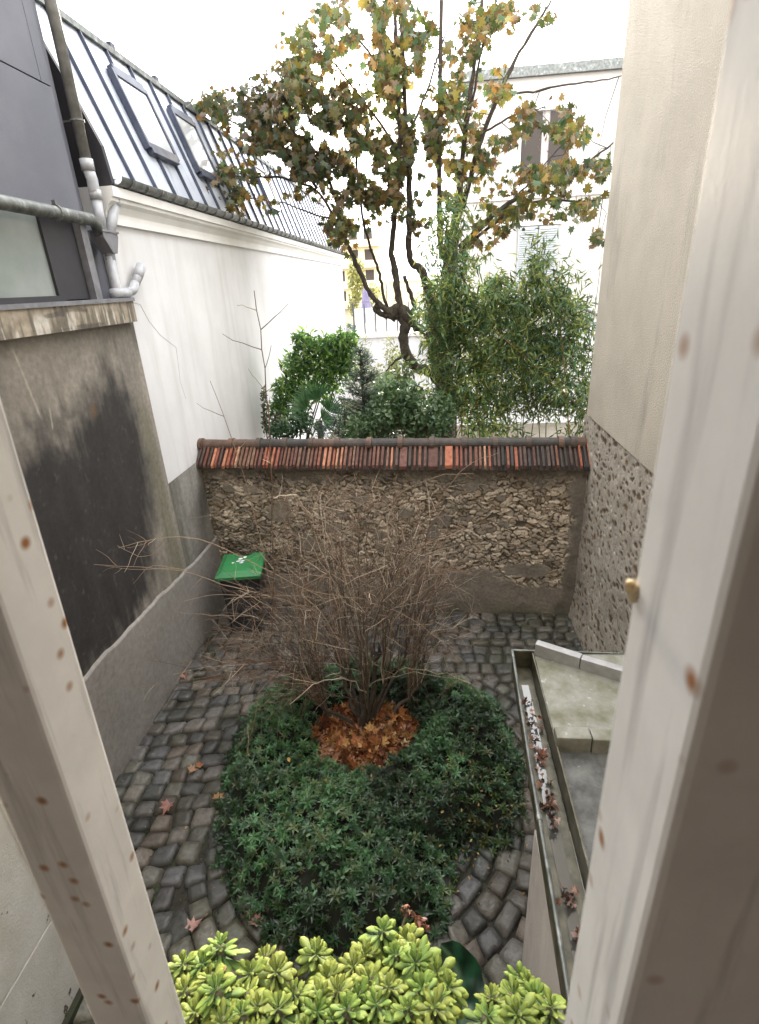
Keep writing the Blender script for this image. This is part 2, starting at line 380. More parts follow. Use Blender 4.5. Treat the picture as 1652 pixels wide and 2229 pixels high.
# ------------------------------------------------------------------ garden wall (back)
gw = thing('garden_wall', (-.6, 6.5, 0), 'low rubble stone wall with red brick coping across the back of the courtyard', 'wall')
def garden_wall():
    x0, x1 = XL-.02, XR+.12; L = x1-x0; Z1 = 2.20; nu, nv = 560, 250
    a, b = np.meshgrid(np.linspace(0, L, nu), np.linspace(0, Z1, nv), indexing='ij')
    wa = a+.09*(fbm(a*9, b*9, 1)-.5)*2; wb = b+.07*(fbm(a*9+9, b*9, 2)-.5)*2
    f1, gap, ident = cells(wa, wb, .052, 1, 1, 3, 2.0)
    f1b, gapb, identb = cells(wa+3, wb+1, .03, 1, 1, 8, 1.5)
    plaster_top = fbm(a*2.1, b*2.1, 21)
    low = sst(.62, .50, b+(fbm(a*2.2, b*3, 31)-.5)*.5)                 # grey render at the foot
    right = sst(4.72, 4.84, a+(fbm(a*3, b*3, 33)-.5)*.35)
    top = sst(1.92, 2.1, b+(fbm(a*3, b*4, 35)-.5)*.45)
    patch = np.zeros_like(a)
    for (pu, pv, ru, rv) in [(1.4,1.05,.2,.14),(2.4,1.2,.16,.1),(1.9,1.5,.12,.1),(2.9,.9,.2,.09),(3.25,1.42,.15,.13),(3.12,1.27,.11,.14),(3.55,1.48,.14,.07),(3.98,1.76,.11,.08),(2.75,1.52,.13,.11),(2.2,1.72,.14,.10),(.34,1.86,.14,.1),(.66,1.86,.12,.09),(1.05,1.55,.22,.2),(3.78,.64,.17,.15),(4.35,.74,.42,.12),(1.75,1.3,.16,.1),(3.62,1.92,.13,.09),(4.02,1.4,.1,.06)]:
        d = np.hypot((a-pu)/ru, (b-pv)/rv)*1.35+(fbm(a*9, b*9, 41)-.5)*1.5; patch = np.maximum(patch, sst(1.1, .9, d))
    cover = np.clip(np.maximum.reduce([low, right, top*.8, patch]), 0, 1)
    mort = sst(.2, .05, gap+(fbm(a*20, b*24, 65)-.5)*.25)
    pit = sst(.10, .02, gapb)*sst(.45, .6, fbm(a*5, b*5, 51))
    stonetone = hid(ident, 61)  # random tone of each stone
    stone = np.array([.76,.66,.54])[None,None]*((.42+.75*stonetone)*(.6+.7*fbm(a*28, b*34, 64)))[..., None]
    ochre = sst(.7, .8, hid(ident, 62))[..., None]; stone = lerp(stone, np.array([.27,.18,.085]), ochre*.45)
    mortar_shade = np.array([.10,.08,.06])*(.35+1.1*fbm(a*12, b*12, 71))[..., None]  # joint mortar, coloured darker to paint in the shadows between stones
    col = lerp(stone, mortar_shade, np.clip(mort*.9+sst(.62, .8, stonetone)*0, 0, 1)[..., None])
    # the left half and the top are duller and darker, in blotches
    darktone = sst(2.2, .1, a)*sst(.38, .62, fbm(a*3.1, b*3.1, 81))*.65+sst(1.75, 2.05, b)*.45+sst(.5, .62, fbm(a*1.4, b*1.9, 85))*.22
    col = lerp(col, np.array([.035,.03,.025]), (np.clip(darktone, 0, .85)*(.45+.55*fbm(a*16, b*16, 83)))[..., None])
    col = lerp(col, np.array([.045,.038,.03]), (pit*.8)[..., None])
    grey = np.array([.27,.24,.205])*(.75+.45*fbm(a*5, b*5, 91))[..., None]
    grey = lerp(grey, np.array([.09,.10,.05]), (sst(.3, .0, b)*sst(.4, .6, fbm(a*3, b*3, 93))*.6)[..., None])
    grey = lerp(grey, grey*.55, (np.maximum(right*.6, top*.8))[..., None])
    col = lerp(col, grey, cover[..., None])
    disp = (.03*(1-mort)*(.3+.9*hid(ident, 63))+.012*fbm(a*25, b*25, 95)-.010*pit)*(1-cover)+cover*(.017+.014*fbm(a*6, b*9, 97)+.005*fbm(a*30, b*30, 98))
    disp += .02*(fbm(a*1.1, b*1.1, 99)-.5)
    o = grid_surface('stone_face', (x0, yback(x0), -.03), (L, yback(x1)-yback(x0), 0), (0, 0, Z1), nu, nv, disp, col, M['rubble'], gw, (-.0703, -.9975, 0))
    MB().prism([(x0, yback(x0)+.02, -.05), (x1, yback(x1)+.02, -.05), (x1, yback(x1)+.34, -.05), (x0, yback(x0)+.34, -.05)], (0, 0, 2.27)).build('wall_core', 'rubble', gw, col=True).data.color_attributes['Col'].data.foreach_set('color', [.2,.18,.15,1]*8)
    # sloping courses of thin bricks laid on edge
    mb = MB(); d = np.array([1, -.0705, 0]); d /= np.linalg.norm(d); nrm = np.array([-.0703, -.9975, 0])
    cols = [(.42,.15,.08),(.34,.11,.06),(.50,.22,.13),(.22,.085,.055),(.10,.06,.05),(.045,.04,.04),(.47,.26,.16),(.30,.10,.07)]
    s = .01; p0 = np.array([XL-.04, yback(XL-.04), 0])
    while s < L-.03:
        wid = random.uniform(.024, .036); fr = s/L
        if .53 < fr < .67 and random.random() < .45: wid = random.uniform(.08, .12)
        e = random.uniform(-.012, .012); up = random.uniform(-.006, .012)
        c = random.choice(cols[:3]+cols[6:]) if (.1 < fr < .7 and random.random() < .72) else random.choice(cols)
        if fr > .74 and random.random() < .55: c = random.choice(cols[4:6])
        if fr < .1 and random.random() < .3: c = cols[4]
        dk = fbm(np.array([fr*14]), np.array([3.3]), 77)[0]
        if dk > .52: c = tuple(lerp(np.array(c), np.array([.07,.05,.042]), .65))
        c = tuple(np.array(c)*random.uniform(.75, 1.15))
        lean = (.5-fr)*.05
        eave = p0+d*s+nrm*(.135+e)+np.array([0, 0, 2.155+up]); back = p0+d*(s+lean)+nrm*(-.10)+np.array([0, 0, 2.40+up])
        mb.obox(eave, d*wid, back-eave, (0, 0, .045), c)
        s += wid+random.uniform(.014, .036)
    mb.build('brick_coping', 'clay', gw, col=True, bevel=.004)
    mb = MB()
    q = [p0+nrm*.10+np.array([0,0,2.13]), p0+nrm*(-.42)+np.array([0,0,2.13]), p0+nrm*(-.18)+np.array([0,0,2.43]), p0+nrm*(-.10)+np.array([0,0,2.40])]
    mb.prism(q, d*L, (.06,.045,.035)); mb.build('coping_bed', 'ridge', gw, col=True)
    # half round ridge tiles with collars
    s = 0.0; k = 0
    ends = [0,.44,.83,1.19,1.55,1.9,2.32,2.72,3.12,3.52,3.9,4.3,4.68,4.82,L-.12]
    for i in range(len(ends)-1):
        a0, a1 = ends[i], ends[i+1]; mb = MB(); c = random.choice([(.045,.038,.032),(.06,.045,.035),(.11,.065,.045),(.04,.034,.03)])
        for (s0, s1, r0, r1, cc) in ((a0, a1, .088, .082, c), (a0-.02, a0+.045, .104, .104, random.choice([(.13,.075,.05),(.08,.055,.04)]))):
            V = []; m = 10
            for st, rr in ((s0, r0), (s1, r1)):
                for j in range(m+1):
                    an = math.pi*(1.08*j/m-.04); V.append(p0+d*st+nrm*(-.13+rr*math.cos(an))+np.array([0, 0, 2.395+rr*math.sin(an)*.95]))
            F = [(j, j+1, m+2+j, m+1+j) for j in range(m)]+[tuple(range(m, -1, -1)), tuple(range(m+1, 2*m+2))]
            mb.add(V, F, cc)
        mb.build('ridge_tile', 'ridge', gw, col=True, smooth=False)
    MB().obox(p0+d*(L-.16)+nrm*.14+np.array([0,0,2.13]), d*.12, nrm*(-.34)+np.array([0,0,.24]), (0,0,.06), (.03,.028,.026)).build('end_fillet', 'ridge', gw, col=True)
garden_wall()

# ------------------------------------------------------------------ right building
rb = thing('rendered_building', (1.9, 3, 0), 'tall beige rendered building side above a rubble base on the right', 'building')
mb = MB(); mb.prism([(1.88,-.6,2.63),(1.88,6.5,2.74),(1.88,6.56,9.5),(1.88,-.6,9.5)], (5, 0, 0)); mb.build('wall', 'panel', rb)
def rubble_right():
    y0, y1 = 2.2, 6.62; L = y1-y0; Z1 = 2.76; nu, nv = 330, 220
    a, b = np.meshgrid(np.linspace(0, L, nu), np.linspace(0, Z1, nv), indexing='ij')
    wa = a+.05*(fbm(a*6, b*6, 101)-.5)*2; wb = b+.05*(fbm(a*6+9, b*6, 102)-.5)*2
    f1, gap, ident = cells(wa, wb, .078, 1, 1, 103, 1.5)
    r = .12+.36*hid(ident, 104); st = sst(r, r-.16, f1)
    t = hid(ident, 105)
    stone = lerp(np.array([.17,.105,.05]), np.array([.075,.055,.04]), t[..., None])
    stone = lerp(stone, np.array([.55,.52,.47]), sst(.88, .93, t)[..., None])
    mort = np.array([.40,.365,.315])*(.7+.55*fbm(a*9, b*9, 106))[..., None]
    col = lerp(mort, stone*(.6+.8*fbm(a*30, b*30, 108))[..., None], (st*.92)[..., None])
    disp = -.010*st*sst(0, 1, fbm(a*20, b*20, 107)*1.6)+.03*(fbm(a*2.2, b*2.2, 109)-.5)+.007*fbm(a*14, b*14, 110)+.05*sst(.5, 0, b)
    grid_surface('rubble_base', (1.895, y1, -.03), (0, -L, 0), (0, 0, Z1), nu, nv, np.maximum(disp, -.02), col, M['rubble'], rb, (-1, 0, 0))
    MB().box((1.93, -.6, -.05), (6, 6.6, 2.62)).build('base_core', 'panel', rb)
rubble_right()

# ------------------------------------------------------------------ left : stained building with glazed upper floor
lb = thing('studio_building', (-3.1, 3.5, 0), 'grey clad building with a stained lower wall and a frosted window on the left', 'building')
STAIN = [(2.5,3.35),(3.79,3.42),(4.02,3.36),(4.3,3.38),(4.52,3.46),(4.66,3.58),(4.83,3.68),(5.10,3.66),(5.30,3.5),(5.36,3.14),(5.36,2.72),(5.32,2.19),(5.16,1.83),(5.0,1.55),(4.7,1.2),(2.4,.9),(1.8,2.6)]
def stained():
    y0, y1 = 1.0, 5.66; z0, z1 = 1.0, 4.10; nu, nv = 420, 290
    a, b = np.meshgrid(np.linspace(y0, y1, nu), np.linspace(z0, z1, nv), indexing='ij')
    wy = a+.12*(fbm(a*4, b*1.6, 201)-.5)*2; wz = b+.22*(fbm(a*9, b*2, 202)-.5)*2
    d = polydist(wy, wz, STAIN)
    streak = fbm(a*13, b*1.1, 203); blotch = fbm(a*2.2, b*2.2, 204)
    base = np.array([.29,.262,.225])*(.62+.7*blotch)[..., None]*(.72+.5*streak)[..., None]
    gmask = sst(5.1, 5.5, a)*sst(3.5, 3.0, b)
    base = lerp(base, np.array([.15,.145,.095])*(.6+.8*streak)[..., None], (gmask*.75*sst(5.62, 5.5, a))[..., None])
    dark = sst(-.16, .30, d+(streak-.5)*.26+(fbm(a*5, b*5, 233)-.5)*.3)
    darktone = np.array([.030,.027,.026])*(.7+.75*fbm(a*6, b*4, 205))[..., None]
    darktone = lerp(darktone, np.array([.10,.09,.08]), (sst(.70, .8, fbm(a*22, b*14, 206))*.45)[..., None])
    dark = dark*(.62+.38*sst(.25, .6, fbm(a*3.3, b*1.7, 231)+.5*sst(0, .5, d)))
    col = lerp(base, darktone, dark[..., None])
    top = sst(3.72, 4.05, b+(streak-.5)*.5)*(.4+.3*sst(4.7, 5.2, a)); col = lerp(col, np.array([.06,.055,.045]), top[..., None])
    band = sst(.18, .02, np.abs(b-3.35-(a-4)*.12+(streak-.5)*.3))*sst(5.0, 4.6, a)*sst(.45, .6, fbm(a*3, b*3, 210))
    col = lerp(col, np.array([.05,.047,.045]), (band*.6)[..., None])
    rust = sst(.13, .02, np.hypot((a-4.62)*1.6, b-3.36+.0)+.12*(streak-.5)); col = lerp(col, np.array([.17,.10,.05]), (rust*.7)[..., None])
    for (cy, cz, sl, ln, wd) in [(3.9,3.72,.14,.3,.008),(4.05,3.42,-.2,.1,.006)]:
        m = sst(wd*2, wd*.3, np.abs(a-cy-(b-cz)*-sl))*sst(ln, ln*.7, np.abs(b-cz)); col = lerp(col, np.array([.42,.38,.32]), (m*.8)[..., None])
    grid_surface('stained_wall', (XL, y0, z0), (0, y1-y0, 0), (0, 0, z1-z0), nu, nv, .008*(blotch-.5)+.003*streak, col, M['stained'], lb, (1, 0, 0))
    # grey lower wall beyond, under the white house
    y0, y1 = 5.66, 6.95; z0, z1 = .98, 2.24; nu, nv = 150, 130
    a, b = np.meshgrid(np.linspace(y0, y1, nu), np.linspace(z0, z1, nv), indexing='ij')
    streak = fbm(a*14, b*1.4, 211); bl = fbm(a*2.4, b*2.4, 212)
    col = np.array([.27,.26,.24])*(.65+.7*bl)[..., None]*(.75+.5*streak)[..., None]
    m = sst(6.0, 5.66, a+(streak-.5)*.3)*.65; col = lerp(col, np.array([.075,.075,.05]), m[..., None])
    m = sst(.22, .05, np.hypot(a-6.5, (b-1.65)*.6)+.2*(bl-.5)); col = lerp(col, np.array([.07,.07,.07]), (m*.6)[..., None])
    grid_surface('lower_wall', (XL-.025, y0, z0), (0, y1-y0, 0), (0, 0, z1-z0), nu, nv, .004*bl, col, M['stained'], wh, (1, 0, 0))
    # smooth grey skirt
    y0, y1 = .3, 6.8; z0, z1 = -.03, 1.3; nu, nv = 330, 80
    a, b = np.meshgrid(np.linspace(y0, y1, nu), np.linspace(0, 1, nv), indexing='ij')
    ztop = 1.21-.025*(a-3.6)+.045*(fbm(a*2.2, a*0, 215)-.5)*2-.03*np.sin(a*1.3)
    col = np.array([.31,.29,.27])*(.8+.3*fbm(a*1.6, b*2, 216))[..., None]
    col = lerp(col, np.array([.10,.095,.08]), (sst(.16, 0, b)*.6*fbm(a*7, b*3, 217))[..., None])
    b2 = z0+b*(ztop-z0)
    P = np.stack([np.full(a.shape, XL+.03)+.006*fbm(a*1.5, b*1.5, 218)-.026*sst(.985, 1, b), a, b2], -1)
    idx = np.arange(nu*nv).reshape(nu, nv); F = np.stack([idx[:-1,:-1], idx[1:,:-1], idx[1:,1:], idx[:-1,1:]], -1).reshape(-1, 4)
    mesh_obj('render_skirt', P.reshape(-1, 3), F.tolist(), M['stained'], lb, col.reshape(-1, 3), True)
wh = thing('white_house', (-3.1, 14, 0), 'long white rendered house with a steep zinc mansard roof on the left', 'building')
stained()
MB().box((-6, -.6, -.05), (-3.09, 5.66, 4.08)).build('wall_core', 'facade', lb)
# ledge
def ledge():
    y0, y1 = 1.0, 5.62; nu, nv = 360, 26
    a, b = np.meshgrid(np.linspace(y0, y1, nu), np.linspace(4.06, 4.27, nv), indexing='ij')
    streak = fbm(a*22, b*1.5, 221); bl = fbm(a*4, b*9, 222)
    col = np.array([.36,.31,.24])*(.6+.7*bl)[..., None]
    m = sst(.42, .58, streak+(4.17-b)*1.2); col = lerp(col, np.array([.10,.09,.07]), (m*.75)[..., None])
    m = sst(.6, .66, fbm(a*26, b*2.2, 224))*sst(4.24, 4.16, b); col = lerp(col, np.array([.60,.57,.52]), (m*.8)[..., None])
    m = sst(.62, .7, fbm(a*2.5, b*14, 223)); col = lerp(col, np.array([.055,.05,.045]), (m*.6)[..., None])
    grid_surface('ledge_face', (-2.99, y0, 4.06), (0, y1-y0, 0), (0, 0, .21), nu, nv, .006*bl, col, M['stained'], lb, (1, 0, 0))
    MB().box((-3.2, 1, 4.062), (-2.995, 5.615, 4.262)).build('ledge', 'cornice', lb)
    MB().box((-3.25, 1, 4.275), (-2.972, 5.63, 4.29)).box((-2.978, 1, 4.255), (-2.972, 5.63, 4.275)).build('ledge_flashing', 'steel', lb)
ledge()
# recessed glazed band, posts, cladding
MB().box((-6, -.6, 4.27), (-3.38, 5.64, 9.5)).build('upper_core', 'cladside', lb)
wn = thing
MB().box((-3.16, .8, 4.33), (-3.145, 4.66, 4.99)).build('pane', 'pane', lb)
MB().box((-3.17, .8, 4.29), (-3.10, 4.72, 4.335)).box((-3.17, 4.66, 4.335), (-3.12, 4.72, 4.99)).build('window_frame', 'cladside', lb)
MB().prism([(-3.15, 4.72, 4.3), (-3.15, 5.10, 4.3), (-3.15, 5.10, 5.0), (-3.15, 4.72, 5.0)], (.03, 0, 0)).build('dark_jamb_panel', 'cladside', lb)
MB().box((-3.17, 5.11, 4.29), (-3.06, 5.21, 4.99)).build('corner_post', 'steel', lb)
MB().box((-3.38, 5.21, 4.29), (-3.20, 5.63, 4.99)).build('recess_panel', 'clad', lb)
MB().box((-3.38, .5, 4.99), (-3.13, 5.25, 5.02)).build('soffit', 'cladside', lb)
mb = MB(); g = .006
for (a0, a1, b0, b1) in [(-.5, 4.05, 5.02, 5.93), (4.05+g, 5.25, 5.02, 5.93), (-.5, 3.9, 5.94, 9.5), (3.9+g, 5.12, 5.94, 9.5), (5.12+g, 5.25, 5.94, 9.5)]:
    mb.box((-3.36, a0, b0), (-3.10, a1, b1))
mb.build('cladding', 'clad', lb, bevel=.003)
MB().box((-3.36, 5.256, 5.0), (-3.16, 5.40, 9.5)).build('side_return', 'clad', lb)
MB().box((-3.5, 5.40, 5.2), (-3.30, 5.60, 9.5)).build('side_flashing', 'cladside', lb)
MB().tube([(-3.02, .8, 4.985), (-3.02, 5.24, 4.955), (-3.03, 5.33, 4.93), (-3.06, 5.40, 4.86)], .052, 14).build('gutter', 'gutter', lb, smooth=True)
for yy in (3.2, 4.75): MB().tube([(-3.02, yy-.008, 4.96), (-3.02, yy+.008, 4.96)], .062, 14).box((-3.03, yy-.01, 5.0), (-3.0, yy+.01, 5.05)).build('gutter_clip', 'gutter', lb)
MB().tube([(-3.06, 5.475, 9.0), (-3.06, 5.46, 5.42)], .048, 14).build('old_downpipe', 'pvcold', lb, smooth=True)
MB().tube([(-3.06, 5.46, 5.74), (-3.06, 5.46, 5.755)], .06, 14).box((-3.2, 5.45, 5.74), (-3.1, 5.47, 5.755)).build('pipe_bracket', 'gutter', lb)
MB().tube([(-3.06, 5.48, 6.7), (-3.06, 5.48, 6.715)], .06, 14).build('pipe_bracket', 'gutter', lb)
MB().tube([(-3.06, 5.46, 5.46), (-3.06, 5.46, 5.37)], .058, 14).tube([(-3.06, 5.46, 5.38), (-3.05, 5.47, 5.3), (-3.05, 5.46, 5.22), (-3.05, 5.47, 5.17)], .05, 14).tube([(-3.05, 5.47, 5.22), (-3.05, 5.47, 5.14)], .055, 14).tube([(-3.05, 5.47, 5.16), (-3.05, 5.44, 4.88)], .045, 14).build('pvc_downpipe', 'pvc', lb, smooth=True)
MB().tube([(-3.04, 5.98, 5.30), (-3.04, 5.90, 5.315), (-3.04, 5.83, 5.30), (-3.04, 5.79, 5.25), (-3.04, 5.77, 5.17)], [.05,.056,.06,.058,.055], 14).tube([(-3.04, 5.765, 5.19), (-3.04, 5.765, 5.12)], .058, 14).tube([(-3.04, 5.765, 5.14), (-3.04, 5.55, 4.86)], .048, 14).build('gutter_outlet_pipe', 'pvc', wh, smooth=True)
hp = MB(); hp.prism([(-3.0, 5.36, 4.88), (-3.0, 5.62, 4.88), (-3.0, 5.62, 4.83), (-3.0, 5.55, 4.69), (-3.0, 5.47, 4.69), (-3.0, 5.36, 4.82)], (-.13, 0, 0)); hp.box((-3.14, 5.345, 4.865), (-2.99, 5.635, 4.885)); hp.build('hopper', 'steel', lb, bevel=.004)
MB().tube([(-3.06, 5.51, 4.70), (-3.06, 5.50, 4.63)], .045, 14).build('hopper_spigot', 'steel', lb)
MB().tube([(-3.06, 5.50, 4.66), (-3.05, 5.46, 4.36), (-3.04, 5.47, 4.33)], .042, 14).tube([(-3.04, 5.36, 4.335), (-3.02, 5.62, 4.335)], .047, 14).tube([(-3.02, 5.60, 4.335), (-3.02, 5.72, 4.36), (-3.02, 5.80, 4.42)], .045, 14).tube([(-3.02, 5.79, 4.41), (-3.02, 5.98, 4.57)], .045, 14).tube([(-3.02, 5.87, 4.48), (-3.02, 6.0, 4.585)], .052, 14).build('pvc_elbow_run', 'pvc', lb, smooth=True)
# ------------------------------------------------------------------ white house on the left
YE = 21.3
mb = MB(); mb.box((-7, 5.66, -.05), (-3.10, YE, 5.28)); mb.m = 1
cr_pts = [(280,655),(305,662),(325,700),(350,730),(383,755),(388,790),(392,830),(405,868)]
for i in range(len(cr_pts)-1):
    p, q = atx(*cr_pts[i], -3.0985), atx(*cr_pts[i+1], -3.0985)
    mb.tube([p, q], .0022, 4)
mb.build('wall', ['white', 'crack'], wh)
MB().box((-3.4, 5.635, 4.27), (-3.101, 5.658, 5.02)).build('gable_return', 'cornice', wh)
prof = [(-3.1,4.96),(-3.055,4.96),(-3.055,5.0),(-3.075,5.005),(-3.07,5.06),(-3.03,5.12),(-2.985,5.15),(-2.985,5.18),(-2.955,5.185),(-2.955,5.27),(-3.1,5.27)]
MB().prism([(x, 5.62, z) for x, z in prof], (0, YE+.1-5.62, 0)).build('cornice', 'cornice', wh)
# half round gutter with clips
mb = MB(); V = []; m = 10
for yy in (5.72, YE+.1):
    for j in range(m+1):
        an = math.pi+math.pi*j/m; V.append((-2.95+.07*math.cos(an), yy, 5.355+.07*math.sin(an)))
    for j in range(m, -1, -1):
        an = math.pi+math.pi*j/m; V.append((-2.95+.062*math.cos(an), yy, 5.355+.062*math.sin(an)))
n2 = 2*(m+1); mb.add(V, [(j, (j+1) % n2, n2+(j+1) % n2, n2+j) for j in range(n2)]+[tuple(range(n2-1, -1, -1)), tuple(range(n2, 2*n2))])
yy = 5.9
while yy < YE:
    P = [(-2.95+.075*math.cos(math.pi*(1+j/8)), yy, 5.355+.075*math.sin(math.pi*(1+j/8))) for j in range(9)]; mb.tube(P, .007, 5); yy += .33
mb.build('gutter', 'gutter', wh)
# mansard
ra, rbb = np.array([-3.02, 0, 5.33]), np.array([-3.57, 0, 6.86])
rf = MB().prism([(-3.02,5.72,5.33),(-3.57,5.72,6.86),(-6.5,5.72,7.3),(-6.5,5.72,5.33)], (0, YE-5.72, 0)).build('roof', 'zinc', wh)
sv = rbb-ra; sn = _u(np.array([sv[2], 0, -sv[0]]))
mb = MB(); ys = 6.22-.5
seams = []
while ys < YE: seams.append(ys); ys += .505
for ys in seams:
    mb.obox(ra+np.array([0, ys-.011, 0]), (0, .022, 0), sv, sn*.036)
mb.build('standing_seam', 'seam', rf)
MB().prism([(-3.61,5.66,6.84),(-3.52,5.66,6.84),(-3.52,5.66,6.90),(-3.61,5.66,6.94)], (0, YE-5.6, 0)).build('ridge_capping', 'gutter', rf)
for i in range(14): MB().obox((-3.6, 6.3+i*1.1, 6.92), (.05, 0, 0), (0, .1, 0), (0, 0, .05)).build('ridge_hook', 'seam', rf)
MB().prism([(-2.97,5.665,5.30),(-3.0,5.665,5.6),(-3.16,5.665,6.0),(-3.56,5.665,6.9),(-3.56,5.665,5.2),(-3.1,5.665,5.2)], (0, .05, 0)).build('gable_cheek', 'cladside', wh)
for (y0, y1, t0, t1) in [(7.03,7.76,.345,.80),(8.5,9.24,.345,.80),(12.2,12.9,.35,.8)]:
    sk = MB()
    for (A, B, C0, D0) in ((y0-.04, y0+.015, t0-.02, t1+.02), (y1-.015, y1+.04, t0-.02, t1+.02), (y0+.015, y1-.015, t1-.02, t1+.05), (y0+.015, y1-.015, t0-.05, t0+.02)):
        sk.obox(ra+np.array([0, A, 0])+sv*C0+sn*.01, (0, B-A, 0), sv*(D0-C0), sn*.07)
    k = sk.build('skylight', 'seam', rf, bevel=.004)
    MB().obox(ra+np.array([0, y0+.03, 0])+sv*(t0+.021)+sn*.05, (0, y1-y0-.06, 0), sv*(t1-t0-.042), sn*.012).build('skylight_pane', 'skypane', k)

# ------------------------------------------------------------------ wing at the near left
wg = thing('peeling_wing', (-2.6, 1, 0), 'white painted wall with peeling paint at the bottom left corner', 'wall')
mb = MB()
for (z0, z1) in ((-.05, .78), (.795, 3.4)): mb.box((-3.05, -.5, z0), (-2.36, 1.87, z1))
mb.box((-3.04, -.5, .7), (-2.372, 1.86, .8)); mb.build('wall', 'pwall', wg, bevel=.004)
MB().box((-2.40, 1.862, -.04), (-2.345, 1.90, 3.4)).build('corner_bead', 'pwall', wg)
MB().box((-2.362, -.5, -.03), (-2.32, 1.88, .10)).build('plinth', 'soil', wg)

# ------------------------------------------------------------------ shed on the right
sh = thing('lean_to_shed', (1.1, 1.5, 0), 'low flat roofed shed with a leaf filled gutter on the right', 'shed')
MB().box((.44, -.4, -.03), (1.88, 1.65, 2.055)).build('wall', 'shedwall', sh)
MB().box((1.1, 1.652, -.03), (1.88, 2.6, 2.055)).build('back_wall', 'shedwall', sh)
gx = lambda y: .3755+.0424*y
zt = 2.2
mb = MB(); mb.prism([(.60,2.035,zt-.02),(.62,2.64,zt-.02),(.62,2.72,zt-.02),(1.88,2.66,zt+.02),(1.88,2.035,zt+.02)], (0, 0, -.06)); mb.build('upper_roof', 'shedroof', sh)
mb = MB(); mb.prism([(.56,-.4,zt-.06),(.60,2.03,zt-.06),(1.88,2.03,zt-.03),(1.88,-.4,zt-.03)], (0, 0, -.05)); mb.build('lower_roof', 'shedroof2', sh)
# raised battens
mb = MB()
def rail(mb, p, q, wd, ht):
    p, q = np.array(p, float), np.array(q, float); d = _u(q-p); nn = np.cross((0, 0, 1), d)*wd; mb.obox(p-nn/2, q-p, nn, (0, 0, ht))
rail(mb, (.63,2.715,zt-.02), (.86,2.585,zt-.02), .05, .085); rail(mb, (.863,2.583,zt-.02), (1.88,2.0,zt+.02), .047, .082)
mb.build('diagonal_upstand', 'strip', sh, bevel=.004)
mb = MB(); mb.box((.60,2.0,zt-.10),(.765,2.075,zt+.035)).box((.77,1.997,zt-.10),(1.87,2.072,zt+.032)); mb.build('cross_upstand', 'shedroof', sh, bevel=.006)
# box gutter
mb = MB()
y0, y1 = -.4, 2.72
mb.add([(gx(y0),y0,zt-.13),(gx(y1),y1,zt-.13),(.60,y1,zt-.13),(.56,y0,zt-.13)], [(0,3,2,1)])
mb.prism([(gx(y0),y0,zt-.14),(gx(y1),y1,zt-.14),(gx(y1)+.008,y1,zt-.14),(gx(y0)+.008,y0,zt-.14)], (0,0,.13))
mb.prism([(.566,y0,zt-.14),(.606,y1,zt-.14),(.614,y1,zt-.14),(.574,y0,zt-.14)], (0,0,.13))
mb.box((gx(y1),y1-.008,zt-.14),(.62,y1,zt-.01))
gt = mb.build('box_gutter', 'trough', sh)
MB().tube([(gx(y0),y0,zt-.005),(gx(1.2)+.002,1.2,zt-.004),(gx(1.9)-.003,1.9,zt-.006),(gx(y1),y1,zt-.005)], .0085, 8).tube([(gx(y1),y1,zt-.005),(1.88,y1-.05,zt+.0)], .006, 8).tube([(gx(1.6),1.59,zt-.005),(gx(1.6),1.615,zt-.005)], .012, 8).build('gutter_lip', 'gutter', gt)
mb = MB(); pts = [(.545,2.55,.02),(.54,2.2,.022),(.525,1.9,.02),(.52,1.6,.026),(.515,1.3,.022),(.50,1.0,.03),(.5,.5,.03)]
V = []
for x, y, ww in pts: V += [(x-ww, y, zt-.125), (x+ww, y, zt-.125)]
mb.add(V, [(2*i, 2*i+1, 2*i+3, 2*i+2) for i in range(len(pts)-1)]); mb.build('standing_water', 'water', gt)
# leaves lying in it
P = []; 
for yy, nn in [(2.42,7),(2.28,8),(2.2,8),(2.12,4),(2.03,10),(1.99,6),(1.86,5),(1.78,8),(1.73,9),(1.66,3),(1.36,7),(1.33,4),(1.2,8),(1.14,10),(1.08,10),(1.0,6)]:
    for _ in range(nn): P.append((.525+.008*(yy-1.5)+random.gauss(0, .018), yy+random.gauss(0, .022), zt-.115+random.uniform(0, .02)))
P = np.array(P); n = len(P)
o = batch_obj('gutter_leaves', [batch(*MAPLE2, P, frames(unitv(n), unitv(n, 1.2)), rnd(n, .022, .042), pal(n, [(.22,.11,.075),(.30,.17,.12),(.08,.045,.035),(.36,.24,.2)]))], 'litter'); tag(o, 'curled brown dead leaves lying in the shed gutter', 'leaves', kind='stuff')

# ------------------------------------------------------------------ wheelie bin
wb = thing('wheelie_bin', (-2.49, 6.0, 0), 'dark wheelie bin with a green lid in the back left corner', 'bin')
BA = math.radians(7.5)
def brot(p): x, y, z = p; return (-2.49+x*math.cos(BA)-y*math.sin(BA), 6.02+x*math.sin(BA)+y*math.cos(BA), z)
def badd(mb, V, F): mb.add([brot(v) for v in V], F)
def bbox(mb, a, b, t=0):
    (x0,y0,z0),(x1,y1,z1) = a, b
    badd(mb, [(x0+t,y0+t,z0),(x1-t,y0+t,z0),(x1-t,y1-t,z0),(x0+t,y1-t,z0),(x0,y0,z1),(x1,y0,z1),(x1,y1,z1),(x0,y1,z1)], [(0,3,2,1),(4,5,6,7),(0,1,5,4),(1,2,6,5),(2,3,7,6),(3,0,4,7)])
mb = MB(); bbox(mb, (-.26,-.25,.06), (.26,.24,.90), .05); bbox(mb, (-.285,-.275,.90), (.285,.265,.95)); mb.build('body', 'binbody', wb, bevel=.012)
